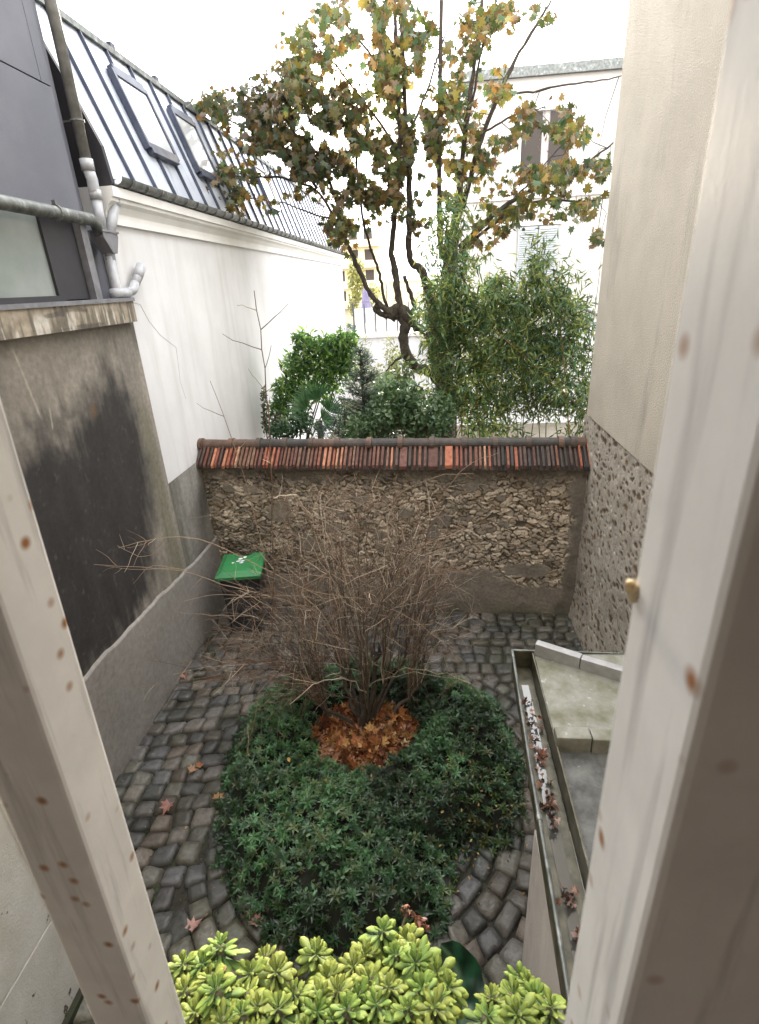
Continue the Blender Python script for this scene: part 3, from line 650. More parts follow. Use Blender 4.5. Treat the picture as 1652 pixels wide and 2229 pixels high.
def bin_lid():
    n = 9; xs = np.linspace(-.29, .29, n); ys = np.linspace(-.30, .27, n); V = []; F = []
    for i, x in enumerate(xs):
        for j, y in enumerate(ys):
            e = max(abs(x)/.29, abs(y+.015)/.285); z = .955+.045*(y+.3)/.57+.045*(1-max(0, (e-.72)/.28)**2) if e < .999 else .955+.045*(y+.3)/.57
            if abs(x) < .09 and y > .16: z -= .035
            V.append(brot((x*(1-.04*(y+.3)), y, z)))
    k = len(V); V += [(v[0], v[1], v[2]-.04) for v in V]
    q = lambda i, j: i*n+j
    F = [(q(i,j), q(i+1,j), q(i+1,j+1), q(i,j+1)) for i in range(n-1) for j in range(n-1)]
    F += [tuple(k+t for t in reversed(f)) for f in F]
    bd = [q(i,0) for i in range(n)]+[q(n-1,j) for j in range(1,n)]+[q(i,n-1) for i in range(n-2,-1,-1)]+[q(0,j) for j in range(n-2,0,-1)]
    F += [(bd[(i+1)%len(bd)], bd[i], bd[i]+k, bd[(i+1)%len(bd)]+k) for i in range(len(bd))]
    lid = mesh_obj('lid', V, F, 'binlid', wb)
    mb = MB()
    def ell(cx, cy, rx, ry, an, mi):
        mb.m = mi; z = 1.0+.045*(cy+.3)/.57+.0035; V = []
        for j in range(14):
            t = 2*math.pi*j/14; px = rx*math.cos(t); py = ry*math.sin(t)
            V.append(brot((cx+px*math.cos(an)-py*math.sin(an), cy+px*math.sin(an)+py*math.cos(an), z)))
        mb.add(V, [tuple(range(14))])
    ell(-.015,.06,.032,.026,.3,0); ell(.035,.09,.022,.034,-.6,0); ell(-.035,.005,.03,.018,.3,0); ell(.02,.005,.030,.018,.5,0); ell(.015,-.035,.03,.016,.1,0); ell(-.10,-.03,.018,.014,0,0); ell(-.0,-.02,.012,.012,0,1)
    mb.build('recycling_mark', ['decal', 'decalblue'], lid)
bin_lid()
mb = MB(); mb.tube([brot((-.27,.30,.93)), brot((.27,.30,.93))], .016, 8)
for x in (-.24, 0, .24): mb.tube([brot((x,.24,.92)), brot((x,.30,.93))], .014, 6)
mb.build('handle', 'binbody', wb)
for x in (-.24, .24):
    MB().tube([brot((x-.025,.24,.10)), brot((x+.025,.24,.10))], .10, 16).build('wheel', 'binbody', wb)

# ------------------------------------------------------------------ planted bed
def bedh(x, y):
    d = polydist(x, y, BED); h = (.34+.34*(fbm(x*2.6, y*2.6, 311)-.5)+.16*(fbm(x*7, y*7, 312)-.5))*sst(-.04, .28, d+.16*(fbm(x*5, y*5, 313)-.5))
    c = np.hypot((x+.68)/.56, (y-4.02)/.50); return h*sst(.75, 1.25, c)+.05, d, c
a, b = np.meshgrid(np.linspace(-2.1, .9, 90), np.linspace(1.9, 5.2, 100), indexing='ij'); h, d, c = bedh(a, b)
z = np.where(d > .0, h-.10+.03*fbm(a*6, b*6, 301), -.015)
o = grid_surface('bed_soil', (-2.1, 1.9, 0), (3, 0, 0), (0, 3.3, 0), 90, 100, z, np.broadcast_to(np.array([.012,.014,.009]), a.shape+(3,)).copy(), mat('bed_mulch', (.02,.018,.012), attr=True, rough=1), None, (0, 0, 1)); tag(o, kind='structure')
def whorls():
    parts = []; N0 = 7200
    x = rnd(N0, -2.1, .9); y = rnd(N0, 1.9, 5.2); h, d, c = bedh(x, y)
    k = (d > -.05) & (c > .82+.25*fbm(x*6, y*6, 303)); x, y, h = x[k], y[k], h[k]; n = len(x)
    z = h-.13+RNG.uniform(0, 1, n)**.5*.17+.05*(fbm(x*3, y*3, 302)-.5)*2
    ax = unitv(n, 2.2); tone = fbm(x*2.3, y*2.3, 304)
    Pc = np.stack([x, y, z], -1)
    up = np.array([0, 0, 1.])
    e1 = np.cross(ax, unitv(n)); e1 /= np.linalg.norm(e1, axis=1, keepdims=True); e2 = np.cross(ax, e1)
    basec = pal(n, [(.036,.088,.034),(.046,.110,.044),(.030,.066,.034),(.062,.105,.058),(.042,.095,.032),(.07,.10,.04)], .3)*(.45+1.1*sst(.3, .7, tone))[:, None]
    basec = np.where(((x > .15) & (y < 3.6) & (RNG.random(n) < .35))[:, None], basec*np.array([1.5, 1.15, .8]), basec)
    for (qx, qy, qr, qm) in [(.35,3.3,.28,90),(.1,2.9,.2,40),(-1.2,2.7,.4,12),(-.8,3.4,.5,14),(-1.6,3.4,.3,8)]:
        q = np.stack([qx+RNG.normal(size=qm)*qr, qy+RNG.normal(size=qm)*qr, np.zeros(qm)], -1); hh, _, _ = bedh(q[:, 0], q[:, 1]); q[:, 2] = hh+RNG.uniform(-.04, .07, qm)
        parts.append(batch(*OVAL, q, frames(unitv(qm, .2), unitv(qm, 2)), RNG.uniform(.02, .036, qm), pal(qm, [(.28,.20,.05),(.34,.20,.07),(.20,.12,.05)])))
    L = RNG.uniform(.030, .072, n)
    for ring, (m, tilt, sc, br) in enumerate(((6, .18, 1.0, 1.0), (5, .7, .72, 1.25))):
        for i in range(m):
            an = 2*math.pi*(i+.35*ring)/m+rnd(n)*.18
            D = e1*np.cos(an)[:, None]+e2*np.sin(an)[:, None]+ax*(tilt+rnd((n, 1))*.12)
            parts.append(batch(*LANCE, Pc+ax*.004*ring, frames(D, ax), L*sc*RNG.uniform(.8, 1.15, n), basec*br))
    # pale round leaved clumps
    xs = []; 
    for (u, v, m, r) in [(1150,1560,70,.16)]: pass
    for (cx, cy, r, m) in [(-.02,3.72,.18,130),(.1,3.95,.12,60),(-1.45,4.25,.22,90),(-.75,2.55,.25,120),(-1.0,3.05,.3,60)]:
        q = np.stack([cx+RNG.normal(size=m)*r*.5, cy+RNG.normal(size=m)*r*.5, np.zeros(m)], -1)
        hh, _, _ = bedh(q[:, 0], q[:, 1]); q[:, 2] = hh+RNG.uniform(-.02, .09, m)
        parts.append(batch(*OVAL, q, frames(unitv(m, .2), unitv(m, 2)), RNG.uniform(.035, .06, m), pal(m, [(.07,.16,.07),(.05,.13,.045),(.09,.18,.08)])))
    o = batch_obj('ground_cover', parts, 'glossleaf'); tag(o, 'dark green ground cover plants filling the round bed', 'ground cover', kind='stuff')
whorls()
# leaf litter
n = 1500; an = rnd(n, 0, 2*math.pi); rr = RNG.random(n)**.5
P = np.stack([-.66+.54*rr*np.cos(an), 3.98+.52*rr*np.sin(an), .07+RNG.random(n)*.07+.05*(1-rr)], -1)
cols = [(.36,.14,.05),(.28,.10,.04),(.44,.20,.08),(.50,.27,.12),(.20,.075,.035),(.42,.24,.15),(.50,.32,.14),(.13,.05,.03)]
k = RNG.random(n) < .5
parts = []
for msk, T in ((k, MAPLE), (~k, MAPLE2)):
    m = msk.sum(); parts.append(batch(*T, P[msk], frames(unitv(m), unitv(m, 1.3)), rnd(m, .06, .12), pal(m, cols, .35)))
o = batch_obj('leaf_litter', parts, 'litter'); tag(o, 'pile of wet orange brown maple leaves around the shrub foot', 'fallen leaves', kind='stuff')
def one_leaf(u, v, z, s, col, label, T=MAPLE, tilt=.0, an=None):
    p = atz(u, v, z); an = random.uniform(0, 6.28) if an is None else an
    D = np.array([[math.cos(an), math.sin(an), tilt]]); V, F, Cc = batch(*T, np.zeros((1, 3)), frames(D, np.array([[random.uniform(-.2,.2), random.uniform(-.2,.2), 1]])), [s], np.array([col]))
    o = batch_obj('fallen_leaf', [(V, F, Cc)], 'litter'); o.location = p; tag(o, label, 'fallen leaf', 'single leaves fallen in the courtyard')
n = 420; px_, py_ = rnd(n, XL+.05, 1.8), rnd(n, 1.3, 6.3); kk = (polydist(px_, py_, BED) < .02) & (fbm(px_*1.5, py_*1.5, 61) > .45); px_, py_ = px_[kk], py_[kk]; n = len(px_)
P = np.stack([px_, py_, np.full(n, .055)], -1)
o = batch_obj('leaf_crumbs', [batch(*LANCE, P, frames(unitv(n, .0)*np.array([1, 1, .2]), unitv(n, 2.5)), rnd(n, .015, .04), pal(n, [(.18,.11,.06),(.25,.17,.09),(.12,.07,.04),(.3,.24,.14)]))], 'litter'); tag(o, 'small brown leaf crumbs scattered over the cobbles', 'leaf crumbs', kind='stuff')
one_leaf(715, 1640, .16, .20, (.40,.24,.19), 'largest fallen leaf, pinkish brown, at the front left of the leaf pile', an=1.6)
one_leaf(875, 1625, .16, .13, (.50,.38,.16), 'pale yellow leaf at the right edge of the leaf pile', MAPLE2)
one_leaf(370, 1748, .065, .12, (.36,.19,.17), 'pink leaf on the cobbles left of the bed', MAPLE2)
one_leaf(412, 1678, .065, .09, (.46,.30,.20), 'pale tan leaf, larger of the pair on the cobbles', MAPLE2)
one_leaf(432, 1670, .065, .08, (.40,.19,.10), 'small rusty leaf beside a pale tan leaf on the cobbles', MAPLE2)
one_leaf(470, 1740, .07, .10, (.34,.19,.08), 'ochre brown leaf on cobbles touching the bed edge')
one_leaf(402, 1468, .065, .09, (.38,.20,.15), 'dull red leaf on the cobbles near the wall, farthest back', MAPLE2)
one_leaf(415, 2025, .065, .11, (.44,.27,.25), 'pinkish leaf on the cobbles above the leftmost succulents', MAPLE2)
one_leaf(563, 2010, .065, .10, (.34,.19,.17), 'dull pink leaf on cobbles in front of the bed', MAPLE2)
one_leaf(652, 1563, .30, .10, (.42,.17,.06), 'orange leaf caught on the ground cover left of the pile', MAPLE2)
one_leaf(628, 1647, .38, .06, (.50,.33,.10), 'small yellow leaf lying on the ground cover', OVAL)

# ------------------------------------------------------------------ bare shrub
def shrub():
    s = thing('bare_shrub', (-.73, 4.2, 0), 'leafless twiggy shrub in the middle of the round bed', 'shrub')
    base = np.array([-.72, 4.12, .06]); tr = MB()
    def bez(p, c1, c2, q, n, wob):
        t = np.linspace(0, 1, n)[:, None]; P = (1-t)**3*p+3*(1-t)**2*t*c1+3*(1-t)*t*t*c2+t**3*q
        P[1:-1] += RNG.normal(size=(n-2, 3))*wob; return P
    for a in np.linspace(0, 6.28, 9)[:-1]: tr.tube([base+np.array([.05*math.cos(a), .05*math.sin(a), -.05]), base+np.array([.02*math.cos(a), .02*math.sin(a), .10])], [.05, .03], 8)
    heads = []
    stems = [((-1.28,4.28,.32), .030), ((-1.0,4.5,.75), .022), ((-.86,4.3,.85), .022), ((-.66,4.2,.95), .026), ((-.52,4.3,1.0), .026), ((-.44,4.25,.8), .02), ((-.12,4.42,.45), .022), ((-.75,4.6,.8), .02), ((-.25,4.6,.8), .017), ((-1.15,4.05,.6), .018), ((-.6,3.95,.8), .014)]
    for q, r in stems:
        q = np.array(q); P = bez(base, base+np.array([(q[0]-base[0])*.55, (q[1]-base[1])*.4, .08 if q[2] < .5 else .3]), q-np.array([(q[0]-base[0])*.15, 0, .25 if q[2] > .5 else .1]), q, 9, .012)
        tr.tube(P, np.linspace(r*1.25, r*.62, 9), 8); heads.append((P, r*.62))
    tr.build('stem', 'wood', s, smooth=True)
    tw = MB(); cols = [(.13,.095,.07),(.22,.16,.115),(.085,.06,.045),(.40,.33,.25),(.07,.052,.04),(.17,.10,.062)]
    def shoot(P, r, lvl, col):
        n = len(P); tw.tube(P, np.linspace(r*.9, r*.4, n), 5 if lvl == 0 else 4, col, cap=False)
        L = np.linalg.norm(np.diff(P, axis=0), axis=1).sum()
        m = int(L*(6.5 if lvl == 0 else 4)*random.uniform(.6, 1.2)) if lvl < 2 else 0
        for _ in range(m):
            i = random.randint(max(1, n//5), n-2); p = P[i]; d = _u(P[i+1]-P[i-1]); side = unitv(1)[0]; side -= d*(side@d)
            dd = _u(d*random.uniform(.3, 1.0)+_u(side)*random.uniform(.6, 1.1)+np.array([0, -.05, random.uniform(-.15, .35)]))
            ll = random.uniform(.12, .5)*(1 if lvl == 0 else .55); k = 5
            t = np.linspace(0, 1, k)[:, None]; Q = p+dd*ll*t+np.array([0, 0, random.uniform(-.1, .1)])*ll*t*t+RNG.normal(size=(k, 3))*.006*t
            shoot(Q, max(r*.55, .0017), lvl+1, tuple(np.array(random.choice(cols))*random.uniform(.8, 1.25)))
    T = []
    for i in range(112):
        a = random.uniform(-1, 1); rr = random.uniform(.35, 1.0)
        x = -.62+1.15*a if random.random() < .55 else random.uniform(-2.3, .2)
        if random.random() < .5: z = random.uniform(1.45, 2.2)-.25*abs(x+.6); 
        else: z = random.uniform(1.8, 2.8)-.35*abs(x+.45)
        T.append((x, random.uniform(3.35, 5.2), z))
    for i in range(30): T.append((random.uniform(-2.3, -.7), random.uniform(3.5, 4.6), random.uniform(.75, 1.25)))
    for i in range(12): T.append((random.uniform(-.2, .45), random.uniform(3.6, 4.8), random.uniform(.8, 1.4)))
    for i in range(26): T.append((random.uniform(-1.5, .25), random.uniform(3.7, 4.9), random.uniform(2.1, 2.75)))
    for i in range(26): T.append((random.uniform(-2.45, -1.1), random.uniform(3.3, 4.3), random.uniform(.9, 1.6)))
    T += [(-.45,4.1,2.6),(-.3,4.3,2.5),(-.75,4.3,2.45),(-1.35,4.2,2.2),(-.05,4.3,2.35),(.1,4.4,2.1)]
    for q in T:
        q = np.array(q); P, r = min(random.sample(heads, 5), key=lambda h: np.hypot(*(h[0][-1][:2]-q[:2]))); i = random.randint(5, 8); p = P[i]
        hgt = max(.35, q[2]-p[2]+random.uniform(0, .35))
        c1 = p+np.array([(q[0]-p[0])*.15, (q[1]-p[1])*.15, hgt*.55]); c2 = p+np.array([(q[0]-p[0])*.62, (q[1]-p[1])*.6, hgt*random.uniform(.8, 1.05)])
        shoot(bez(p, c1, c2, q, 14, .012), random.uniform(.0030, .0072), 0, tuple(np.array(random.choice(cols))*random.uniform(.8, 1.2)))
    # the long lone shoots
    for pts, r in [([(590,1400,4.0),(596,1250,4.0),(590,1000,4.0),(577,800,4.0),(553,632,4.0)], .0075), ([(600,1330,4.1),(560,1140,4.1),(515,980,4.1),(457,828,4.1)], .0055),
                   ([(690,1330,4.2),(600,1300,4.15),(480,1270,4.1),(400,1240,4.0),(205,1228,3.9)], .006), ([(700,1300,4.2),(560,1230,4.1),(430,1165,4.0),(340,1170,3.9),(258,1192,3.8)], .006),
                   ([(400,1240,4.0),(330,1225,3.9),(290,1270,3.85)], .004), ([(380,1237,4.0),(300,1240,3.9),(230,1232,3.8)], .003), ([(360,1170,3.95),(320,1220,3.9),(255,1187,3.9)], .004), ([(345,1168,3.9),(310,1185,3.9),(275,1192,3.9)], .003),
                   ([(820,1400,4.2),(880,1200,4.1),(1010,1010,4.0),(1085,985,3.9)], .005), ([(800,1200,4.2),(850,1080,4.2),(950,1035,4.1),(1030,1030,4.1)], .004), ([(760,1300,4.2),(640,1280,4.1),(700,1330,3.9),(740,1400,3.8),(770,1435,3.8)], .005),
                   ([(800,1310,4.2),(870,1330,4.0),(960,1390,3.9),(1000,1440,3.8)], .006), ([(500,1100,4.3),(470,1120,4.2),(400,1130,4.2)], .003), ([(560,1300,4.2),(470,1290,4.1),(395,1310,4.0)], .004), ([(540,1340,4.1),(460,1340,4.0),(380,1330,4.0)], .003)]:
        K = [aty(*p) for p in pts]; Q = []
        for i in range(len(K)-1):
            for t in np.linspace(0, 1, 5)[:-1]: Q.append(K[i]*(1-t)+K[i+1]*t)
        Q.append(K[-1]); Q = np.array(Q)
        for _ in range(2): Q[1:-1] = (Q[:-2]+Q[1:-1]*2+Q[2:])/4
        Q[1:-1] += RNG.normal(size=(len(Q)-2, 3))*.004
        shoot(Q, r, 1 if pts[0][0] in (590,) else 1, (.15,.10,.07) if pts[0][0] == 590 else (.26,.19,.13))
    tw.build('twigs', 'twig', s, col=True)
shrub()

# ------------------------------------------------------------------ trees and garden behind the wall
LQ = []
def limb(mb, pts, y, r0, r1, n=9, wob=.02, yd=0):
    K = [aty(u, v, y+yd*i/max(1, len(pts)-1)) for i, (u, v) in enumerate(pts)]; Q = []
    for i in range(len(K)-1):
        for t in np.linspace(0, 1, 6)[:-1]: Q.append(K[i]*(1-t)+K[i+1]*t)
    Q.append(K[-1]); Q = np.array(Q)
    for _ in range(3): Q[1:-1] = (Q[:-2]+Q[1:-1]*2+Q[2:])/4
    Q[1:-1] += RNG.normal(size=(len(Q)-2, 3))*wob*.5
    rad = np.linspace(r0, r1, len(Q))*(1+.10*RNG.normal(size=len(Q))) if r0 > .03 else np.linspace(r0, r1, len(Q))
    mb.tube(Q, rad, n); LQ.append(Q); return Q
def maple_tree():
    t = thing('maple_tree', (.3, 10, 0), 'large pollarded maple tree with green and brown leaves behind the garden wall', 'tree')
    mb = MB(); Y = 10
    limb(mb, [(985,1150),(975,960),(968,774),(972,658),(976,581),(985,500)], Y, .17, .12, 12)
    limb(mb, [(968,860),(950,790),(944,720),(935,680)], Y, .13, .10, 12)
    limb(mb, [(972,850),(935,806),(905,801),(884,774),(876,735),(884,704),(871,682),(850,688)], Y, .10, .085, 12, .012)
    limb(mb, [(846,690),(862,672),(880,676),(886,700)], Y-.02, .12, .10, 12, .01)
    limb(mb, [(960,740),(925,722),(895,704),(880,690)], Y, .085, .08, 10)
    limb(mb, [(850,688),(828,684),(812,670)], Y-.1, .055, .035, 8)
    limb(mb, [(832,685),(822,672),(816,662)], Y-.1, .04, .035, 8)
    limb(mb, [(885,770),(860,782),(840,808)], Y-.1, .03, .012, 7)
    ends = []
    for pts, r0, r1 in [([(848,682),(825,662),(802,635),(782,588),(765,550),(752,525),(745,480),(720,400),(690,330)], .05, .022),
                        ([(848,675),(835,650),(831,619),(817,565),(806,542),(788,470),(778,380),(770,280)], .03, .016),
                        ([(872,680),(866,640),(860,588),(850,545),(862,450),(872,330),(868,200),(860,50),(852,-60)], .065, .025),
                        ([(886,690),(905,672),(893,640),(880,600)], .045, .03),
                        ([(946,700),(940,660),(929,619),(917,584),(897,575),(888,540),(893,440),(885,300),(878,150),(870,-40)], .085, .025),
                        ([(960,560),(955,440),(957,300),(958,150),(962,-60)], .045, .025),
                        ([(985,520),(1000,440),(1008,320),(1030,160),(1052,-20)], .05, .022),
                        ([(988,500),(1012,440),(1040,320),(1075,230),(1120,130),(1170,50),(1200,0)], .05, .015),
                        ([(985,490),(995,420),(1012,300),(1045,120),(1085,-20)], .035, .015),
                        ([(1000,540),(1060,480),(1120,430),(1200,395),(1270,360),(1335,310)], .05, .012),
                        ([(1000,550),(1070,490),(1120,450),(1190,432),(1260,440),(1325,430)], .035, .010),
                        ([(1090,205),(1160,200),(1240,182),(1300,178),(1358,163)], .018, .008),
                        ([(1020,310),(1080,270),(1140,240),(1190,235)], .02, .008),
                        ([(1110,440),(1150,400),(1190,350),(1240,300)], .015, .007),
                        ([(752,520),(720,460),(690,410),(620,385),(530,385),(450,375)], .03, .010),
                        ([(690,410),(640,340),(560,285),(480,255),(415,235)], .025, .008),
                        ([(720,400),(650,300),(600,230),(560,190)], .02, .007),
                        ([(870,330),(800,230),(730,140),(680,90)], .025, .008),
                        ([(868,200),(800,110),(740,40),(720,-10)], .02, .008),
                        ([(745,480),(690,470),(620,440),(540,430)], .018, .007),
                        ([(885,300),(930,200),(960,100),(990,20)], .02, .008),
                        ([(1012,300),(960,170),(930,60)], .012, .006)]:
        limb(mb, pts, Y+random.uniform(-.15, .15), r0, r1, 8 if r0 > .04 else 6, .012, random.uniform(-.8, .6) if r0 < .03 else 0)
    CL = [(460,240,50,32,70),(480,370,45,38,90),(530,430,45,35,90),(560,235,55,45,90),(600,310,80,55,190),(640,200,60,60,140),(690,110,55,65,130),(750,60,80,55,170),(840,40,60,50,150),(720,250,80,70,210),(790,330,80,70,220),(690,360,80,55,190),(610,390,70,40,140),(850,170,50,80,170),(905,110,35,75,90),(740,480,35,55,70),(790,425,50,45,80),(855,410,50,55,90),(900,330,40,65,90),(935,290,35,55,70),(985,225,35,55,60),(1000,130,35,50,50),(1040,60,40,50,55),(1090,25,30,30,35),(1030,330,50,60,110),(975,400,45,45,70),(1090,190,32,36,45),(1175,250,50,26,70),(1110,300,35,35,35),(1240,290,40,32,50),(1185,385,55,42,100),(1270,385,55,32,75),(1110,450,55,40,85),(1060,510,45,34,60),(1205,455,45,28,45),(1280,455,34,22,28),(1300,515,18,20,12),(1310,365,22,26,20),(1180,30,25,18,18),(1250,430,40,16,24),(640,160,40,45,50),(900,460,40,50,35)]
    P = []; tone = []
    for (u, v, ru, rv, m) in CL:
        m = int(m*4.2); q = RNG.normal(size=(m, 3))*.52; yy = 10+RNG.normal(size=m)*.7; tn = random.uniform(.7, 1.25)
        for j in range(m):
            if fbm(np.array([(u+q[j,0]*ru)*.035]), np.array([(v+q[j,1]*rv)*.035]), 401)[0] < .44: continue
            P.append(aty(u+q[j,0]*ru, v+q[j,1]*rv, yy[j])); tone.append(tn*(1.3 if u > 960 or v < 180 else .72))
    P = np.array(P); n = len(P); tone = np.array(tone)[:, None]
    allq = np.concatenate(LQ[9:]); tg = P[RNG.integers(0, n, 420)]
    for q in tg:
        dd = np.linalg.norm(allq-q, axis=1)+RNG.random(len(allq))*.3; p = allq[int(np.argmin(dd))]
        if np.linalg.norm(q-p) > 1.6: continue
        md = (p+q)/2+RNG.normal(size=3)*.06+np.array([0, 0, .06]); mb.tube([p, md, q], [.007, .005, .003], 4)
    mb.build('trunk', 'wood', t, smooth=True)
    D = unitv(n, -.9); cols = [(.12,.11,.022),(.15,.12,.025),(.06,.075,.02),(.17,.10,.03),(.11,.07,.03),(.05,.085,.035),(.18,.12,.03),(.07,.09,.02),(.05,.07,.02)]
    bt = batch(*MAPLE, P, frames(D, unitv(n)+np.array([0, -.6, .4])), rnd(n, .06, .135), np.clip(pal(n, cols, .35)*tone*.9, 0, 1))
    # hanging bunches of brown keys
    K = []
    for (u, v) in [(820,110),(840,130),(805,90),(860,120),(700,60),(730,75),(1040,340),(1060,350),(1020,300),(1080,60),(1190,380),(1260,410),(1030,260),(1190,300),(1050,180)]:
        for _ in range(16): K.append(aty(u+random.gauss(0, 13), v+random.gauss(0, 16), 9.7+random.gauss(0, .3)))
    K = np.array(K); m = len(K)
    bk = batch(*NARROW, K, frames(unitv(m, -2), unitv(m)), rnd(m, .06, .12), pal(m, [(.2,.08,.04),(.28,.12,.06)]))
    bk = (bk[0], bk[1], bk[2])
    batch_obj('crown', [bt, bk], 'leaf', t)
maple_tree()
def foliage(parts, pts, T, size, cols, zb=0, var=.3, nb=None):
    n = len(pts); D = unitv(n, zb); N = unitv(n)+(np.array(nb) if nb else 0)
    parts.append(batch(*T, pts, frames(D, N), rnd(n, *size), pal(n, cols, var)))
# bamboo ------------------------------------------------------------
BC = [(.13,.19,.05),(.08,.13,.04),(.20,.25,.06),(.07,.15,.07),(.25,.27,.08),(.12,.22,.11),(.045,.07,.025)]
def bamboo(u0, v0, u1, v1, y, r, col, n, wid, label, vlo=None, group='bamboo canes behind the garden wall'):
    """cane from (u0,v0) at the foot to (u1,v1) at the tip, y metres away"""
    a, b = aty(u0, v0, y), aty(u1, v1, y); a2 = a+(a-b)/(a[2]-b[2])*(-a[2]) if True else a
    t = thing('bamboo', (float(a2[0]), float(a2[1]), 0), label, 'bamboo', group); mb = MB()
    ln = np.linalg.norm(b-a2); k = int(ln/.22)
    for i in range(k):
        p, q = a2+(b-a2)*i/k, a2+(b-a2)*(i+1)/k; bend = lambda f: np.array([.12*math.sin(f*2.2+u0), 0, 0])*f
        p = p+bend(i/k); q = q+bend((i+1)/k); rr = r*(1-.75*i/k)
        mb.tube([p, p+(q-p)*.05, q-(q-p)*.06, q], [rr*1.25, rr, rr*.95, rr*1.2], 7, col)
    mb.build('culm', 'culm', t, col=True)
    m = n//12; lo = (aty(u0, vlo or v0, y)-a2)[2]/(b-a2)[2]
    f = lo+(1-lo)*RNG.random(m)**.85
    cen = a2+(b-a2)*f[:, None]; w_ = .72*wid*(.35+.65*np.sin(np.clip(f, 0, 1)*math.pi)**.6)
    cen = cen+RNG.normal(size=(m, 3))*np.stack([w_, w_, np.full(m, .12)], -1)
    P = np.repeat(cen, 20, 0)+RNG.normal(size=(m*20, 3))*np.array([.085, .085, .06])
    parts = []; foliage(parts, P, NARROW if False else ([(0,0,0), (-.085,.35,.02), (0,1,-.2), (.085,.35,.02)], [(0,3,2,1)]), (.10, .19), BC, -.7)
    batch_obj('foliage', parts, 'leaf', t, False); return t
OR = (.32,.17,.05); GR = (.08,.085,.03)
bamboo(1010,955,990,655,8.6,.018,OR,800,.22,'orange bamboo cane nearest the maple trunk', group=None)
bamboo(1053,960,1035,640,8.3,.019,OR,1000,.22,'thick orange bamboo cane leaning slightly left, right of the maple trunk', group=None)
bamboo(1240,965,1230,600,8.2,.017,OR,900,.20,'upright yellow bamboo cane close to the rendered building', group=None)
bamboo(1277,900,1090,720,8.0,.013,OR,200,.15,'thin yellow bamboo cane slanting across the others', group=None)
bamboo(1085,965,1090,600,8.7,.014,GR,1300,.28,'dark bamboo cane with drooping blue green leaf sprays')
lab = 'slim dark green bamboo cane in the thicket behind the wall'
for (u0, u1, v1, n, wd) in [(958,972,455,1300,.24),(992,985,430,1100,.20),(965,940,575,1000,.30),(985,1005,520,600,.26),(1020,1010,560,800,.2),(1110,1120,640,1500,.26),(1140,1175,545,1600,.24),(1170,1150,620,1300,.26),(1190,1210,640,1100,.22),(1215,1190,610,1100,.22),(1262,1262,640,700,.15),(1275,1280,700,700,.12),(1130,1080,650,1000,.25),(1060,1060,590,1100,.22),(1160,1230,560,300,.28),(1250,1290,560,260,.18)]:
    bamboo(u0, 965, u1, v1, random.uniform(8.2, 9.4), .012, GR, int(n*(.60 if u0 < 1200 else .36)), wd, lab, vlo=895)
# broadleaf shrubs, climber, palm, conifer ----------------------------
def blob(specs, y, dy):
    P = []
    for (u, v, ru, rv, m) in specs:
        q = RNG.normal(size=(m, 3)); q /= np.linalg.norm(q, axis=1, keepdims=True); q *= (RNG.random((m, 1))**.45)
        for j in range(m): P.append(aty(u+q[j,0]*ru, v+q[j,1]*rv, y+q[j,2]*dy))
    P = np.array(P); return P[P[:, 2] > .1]
def bush(name, label, cat, specs, y, dy, T, size, cols, zb=0, nstem=6, foot=None, m='glossleaf', nb=None):
    P = blob(specs, y, dy); c = P.mean(0); f = (float(c[0]), float(y), 0) if foot is None else foot
    t = thing(name, f, label, cat); parts = []; foliage(parts, P, T, size, cols, zb, nb=nb); batch_obj('foliage', parts, m, t)
    mb = MB()
    for i in range(nstem):
        q = P[RNG.integers(len(P))]; p = np.array(f)+np.array([random.gauss(0, .08), random.gauss(0, .08), 0]); md = (p+q)/2+np.array([random.gauss(0, .1), 0, .15])
        mb.tube([p, md, q], [.022, .014, .006], 6)
    mb.build('stem', 'wood', t); return t
random.seed(5)
GL = [(.045,.105,.038),(.06,.13,.045),(.035,.085,.035),(.08,.15,.05)]
bush('wisteria', 'bright green climber spilling down the white house wall', 'climber', [(662,745,30,28,300),(650,730,14,12,60),(720,755,50,28,600),(755,735,26,24,200),(648,795,40,34,600),(725,800,55,38,700),(630,840,34,30,400),(690,845,60,30,500),(606,890,26,34,260),(640,880,40,40,300),(745,770,40,40,400),(700,780,80,60,500),(612,860,14,40,120)], 9.6, .45, LANCE, (.09,.16), [(.09,.20,.04),(.14,.26,.05),(.06,.14,.045),(.18,.28,.07),(.04,.095,.035)], -.5, 9, (-2.85, 9.6, 0), m='leaf')
bush('ivy', 'thin brown and green ivy strip climbing at the white house corner', 'climber', [(575,870,7,35,130),(578,920,9,30,120),(600,920,20,30,160)], 9.0, .1, OVAL, (.04,.07), [(.08,.09,.04),(.05,.07,.03),(.12,.11,.06)], 0, 4, (-2.95, 9.0, 0))
bush('laurel_shrub', 'glossy pale leaved shrub just behind the wall, centre', 'shrub', [(800,930,50,30,500),(850,900,55,45,800),(900,900,50,55,900),(930,930,60,32,800),(880,860,40,40,350),(840,845,35,30,150),(780,945,40,18,250),(960,900,35,50,400)], 7.7, .35, OVAL, (.055,.095), [(.09,.15,.06),(.06,.12,.05),(.13,.19,.10),(.04,.09,.035)], .2, 8)
bush('holly_shrub', 'mid green broadleaf shrub filling the gap between conifer and maple trunk', 'shrub', [(850,850,40,45,350),(880,820,30,40,220),(820,880,30,40,260),(760,900,30,40,200)], 9.3, .4, OVAL, (.06,.11), [(.13,.19,.07),(.09,.14,.05),(.19,.23,.09)], .2, 6)
bush('box_shrub', 'dark low shrub at the left end behind the wall', 'shrub', [(620,935,40,18,350),(660,920,35,25,250),(600,940,22,14,120)], 7.8, .25, OVAL, (.05,.085), [(.03,.07,.03),(.045,.095,.04)], .2, 5)
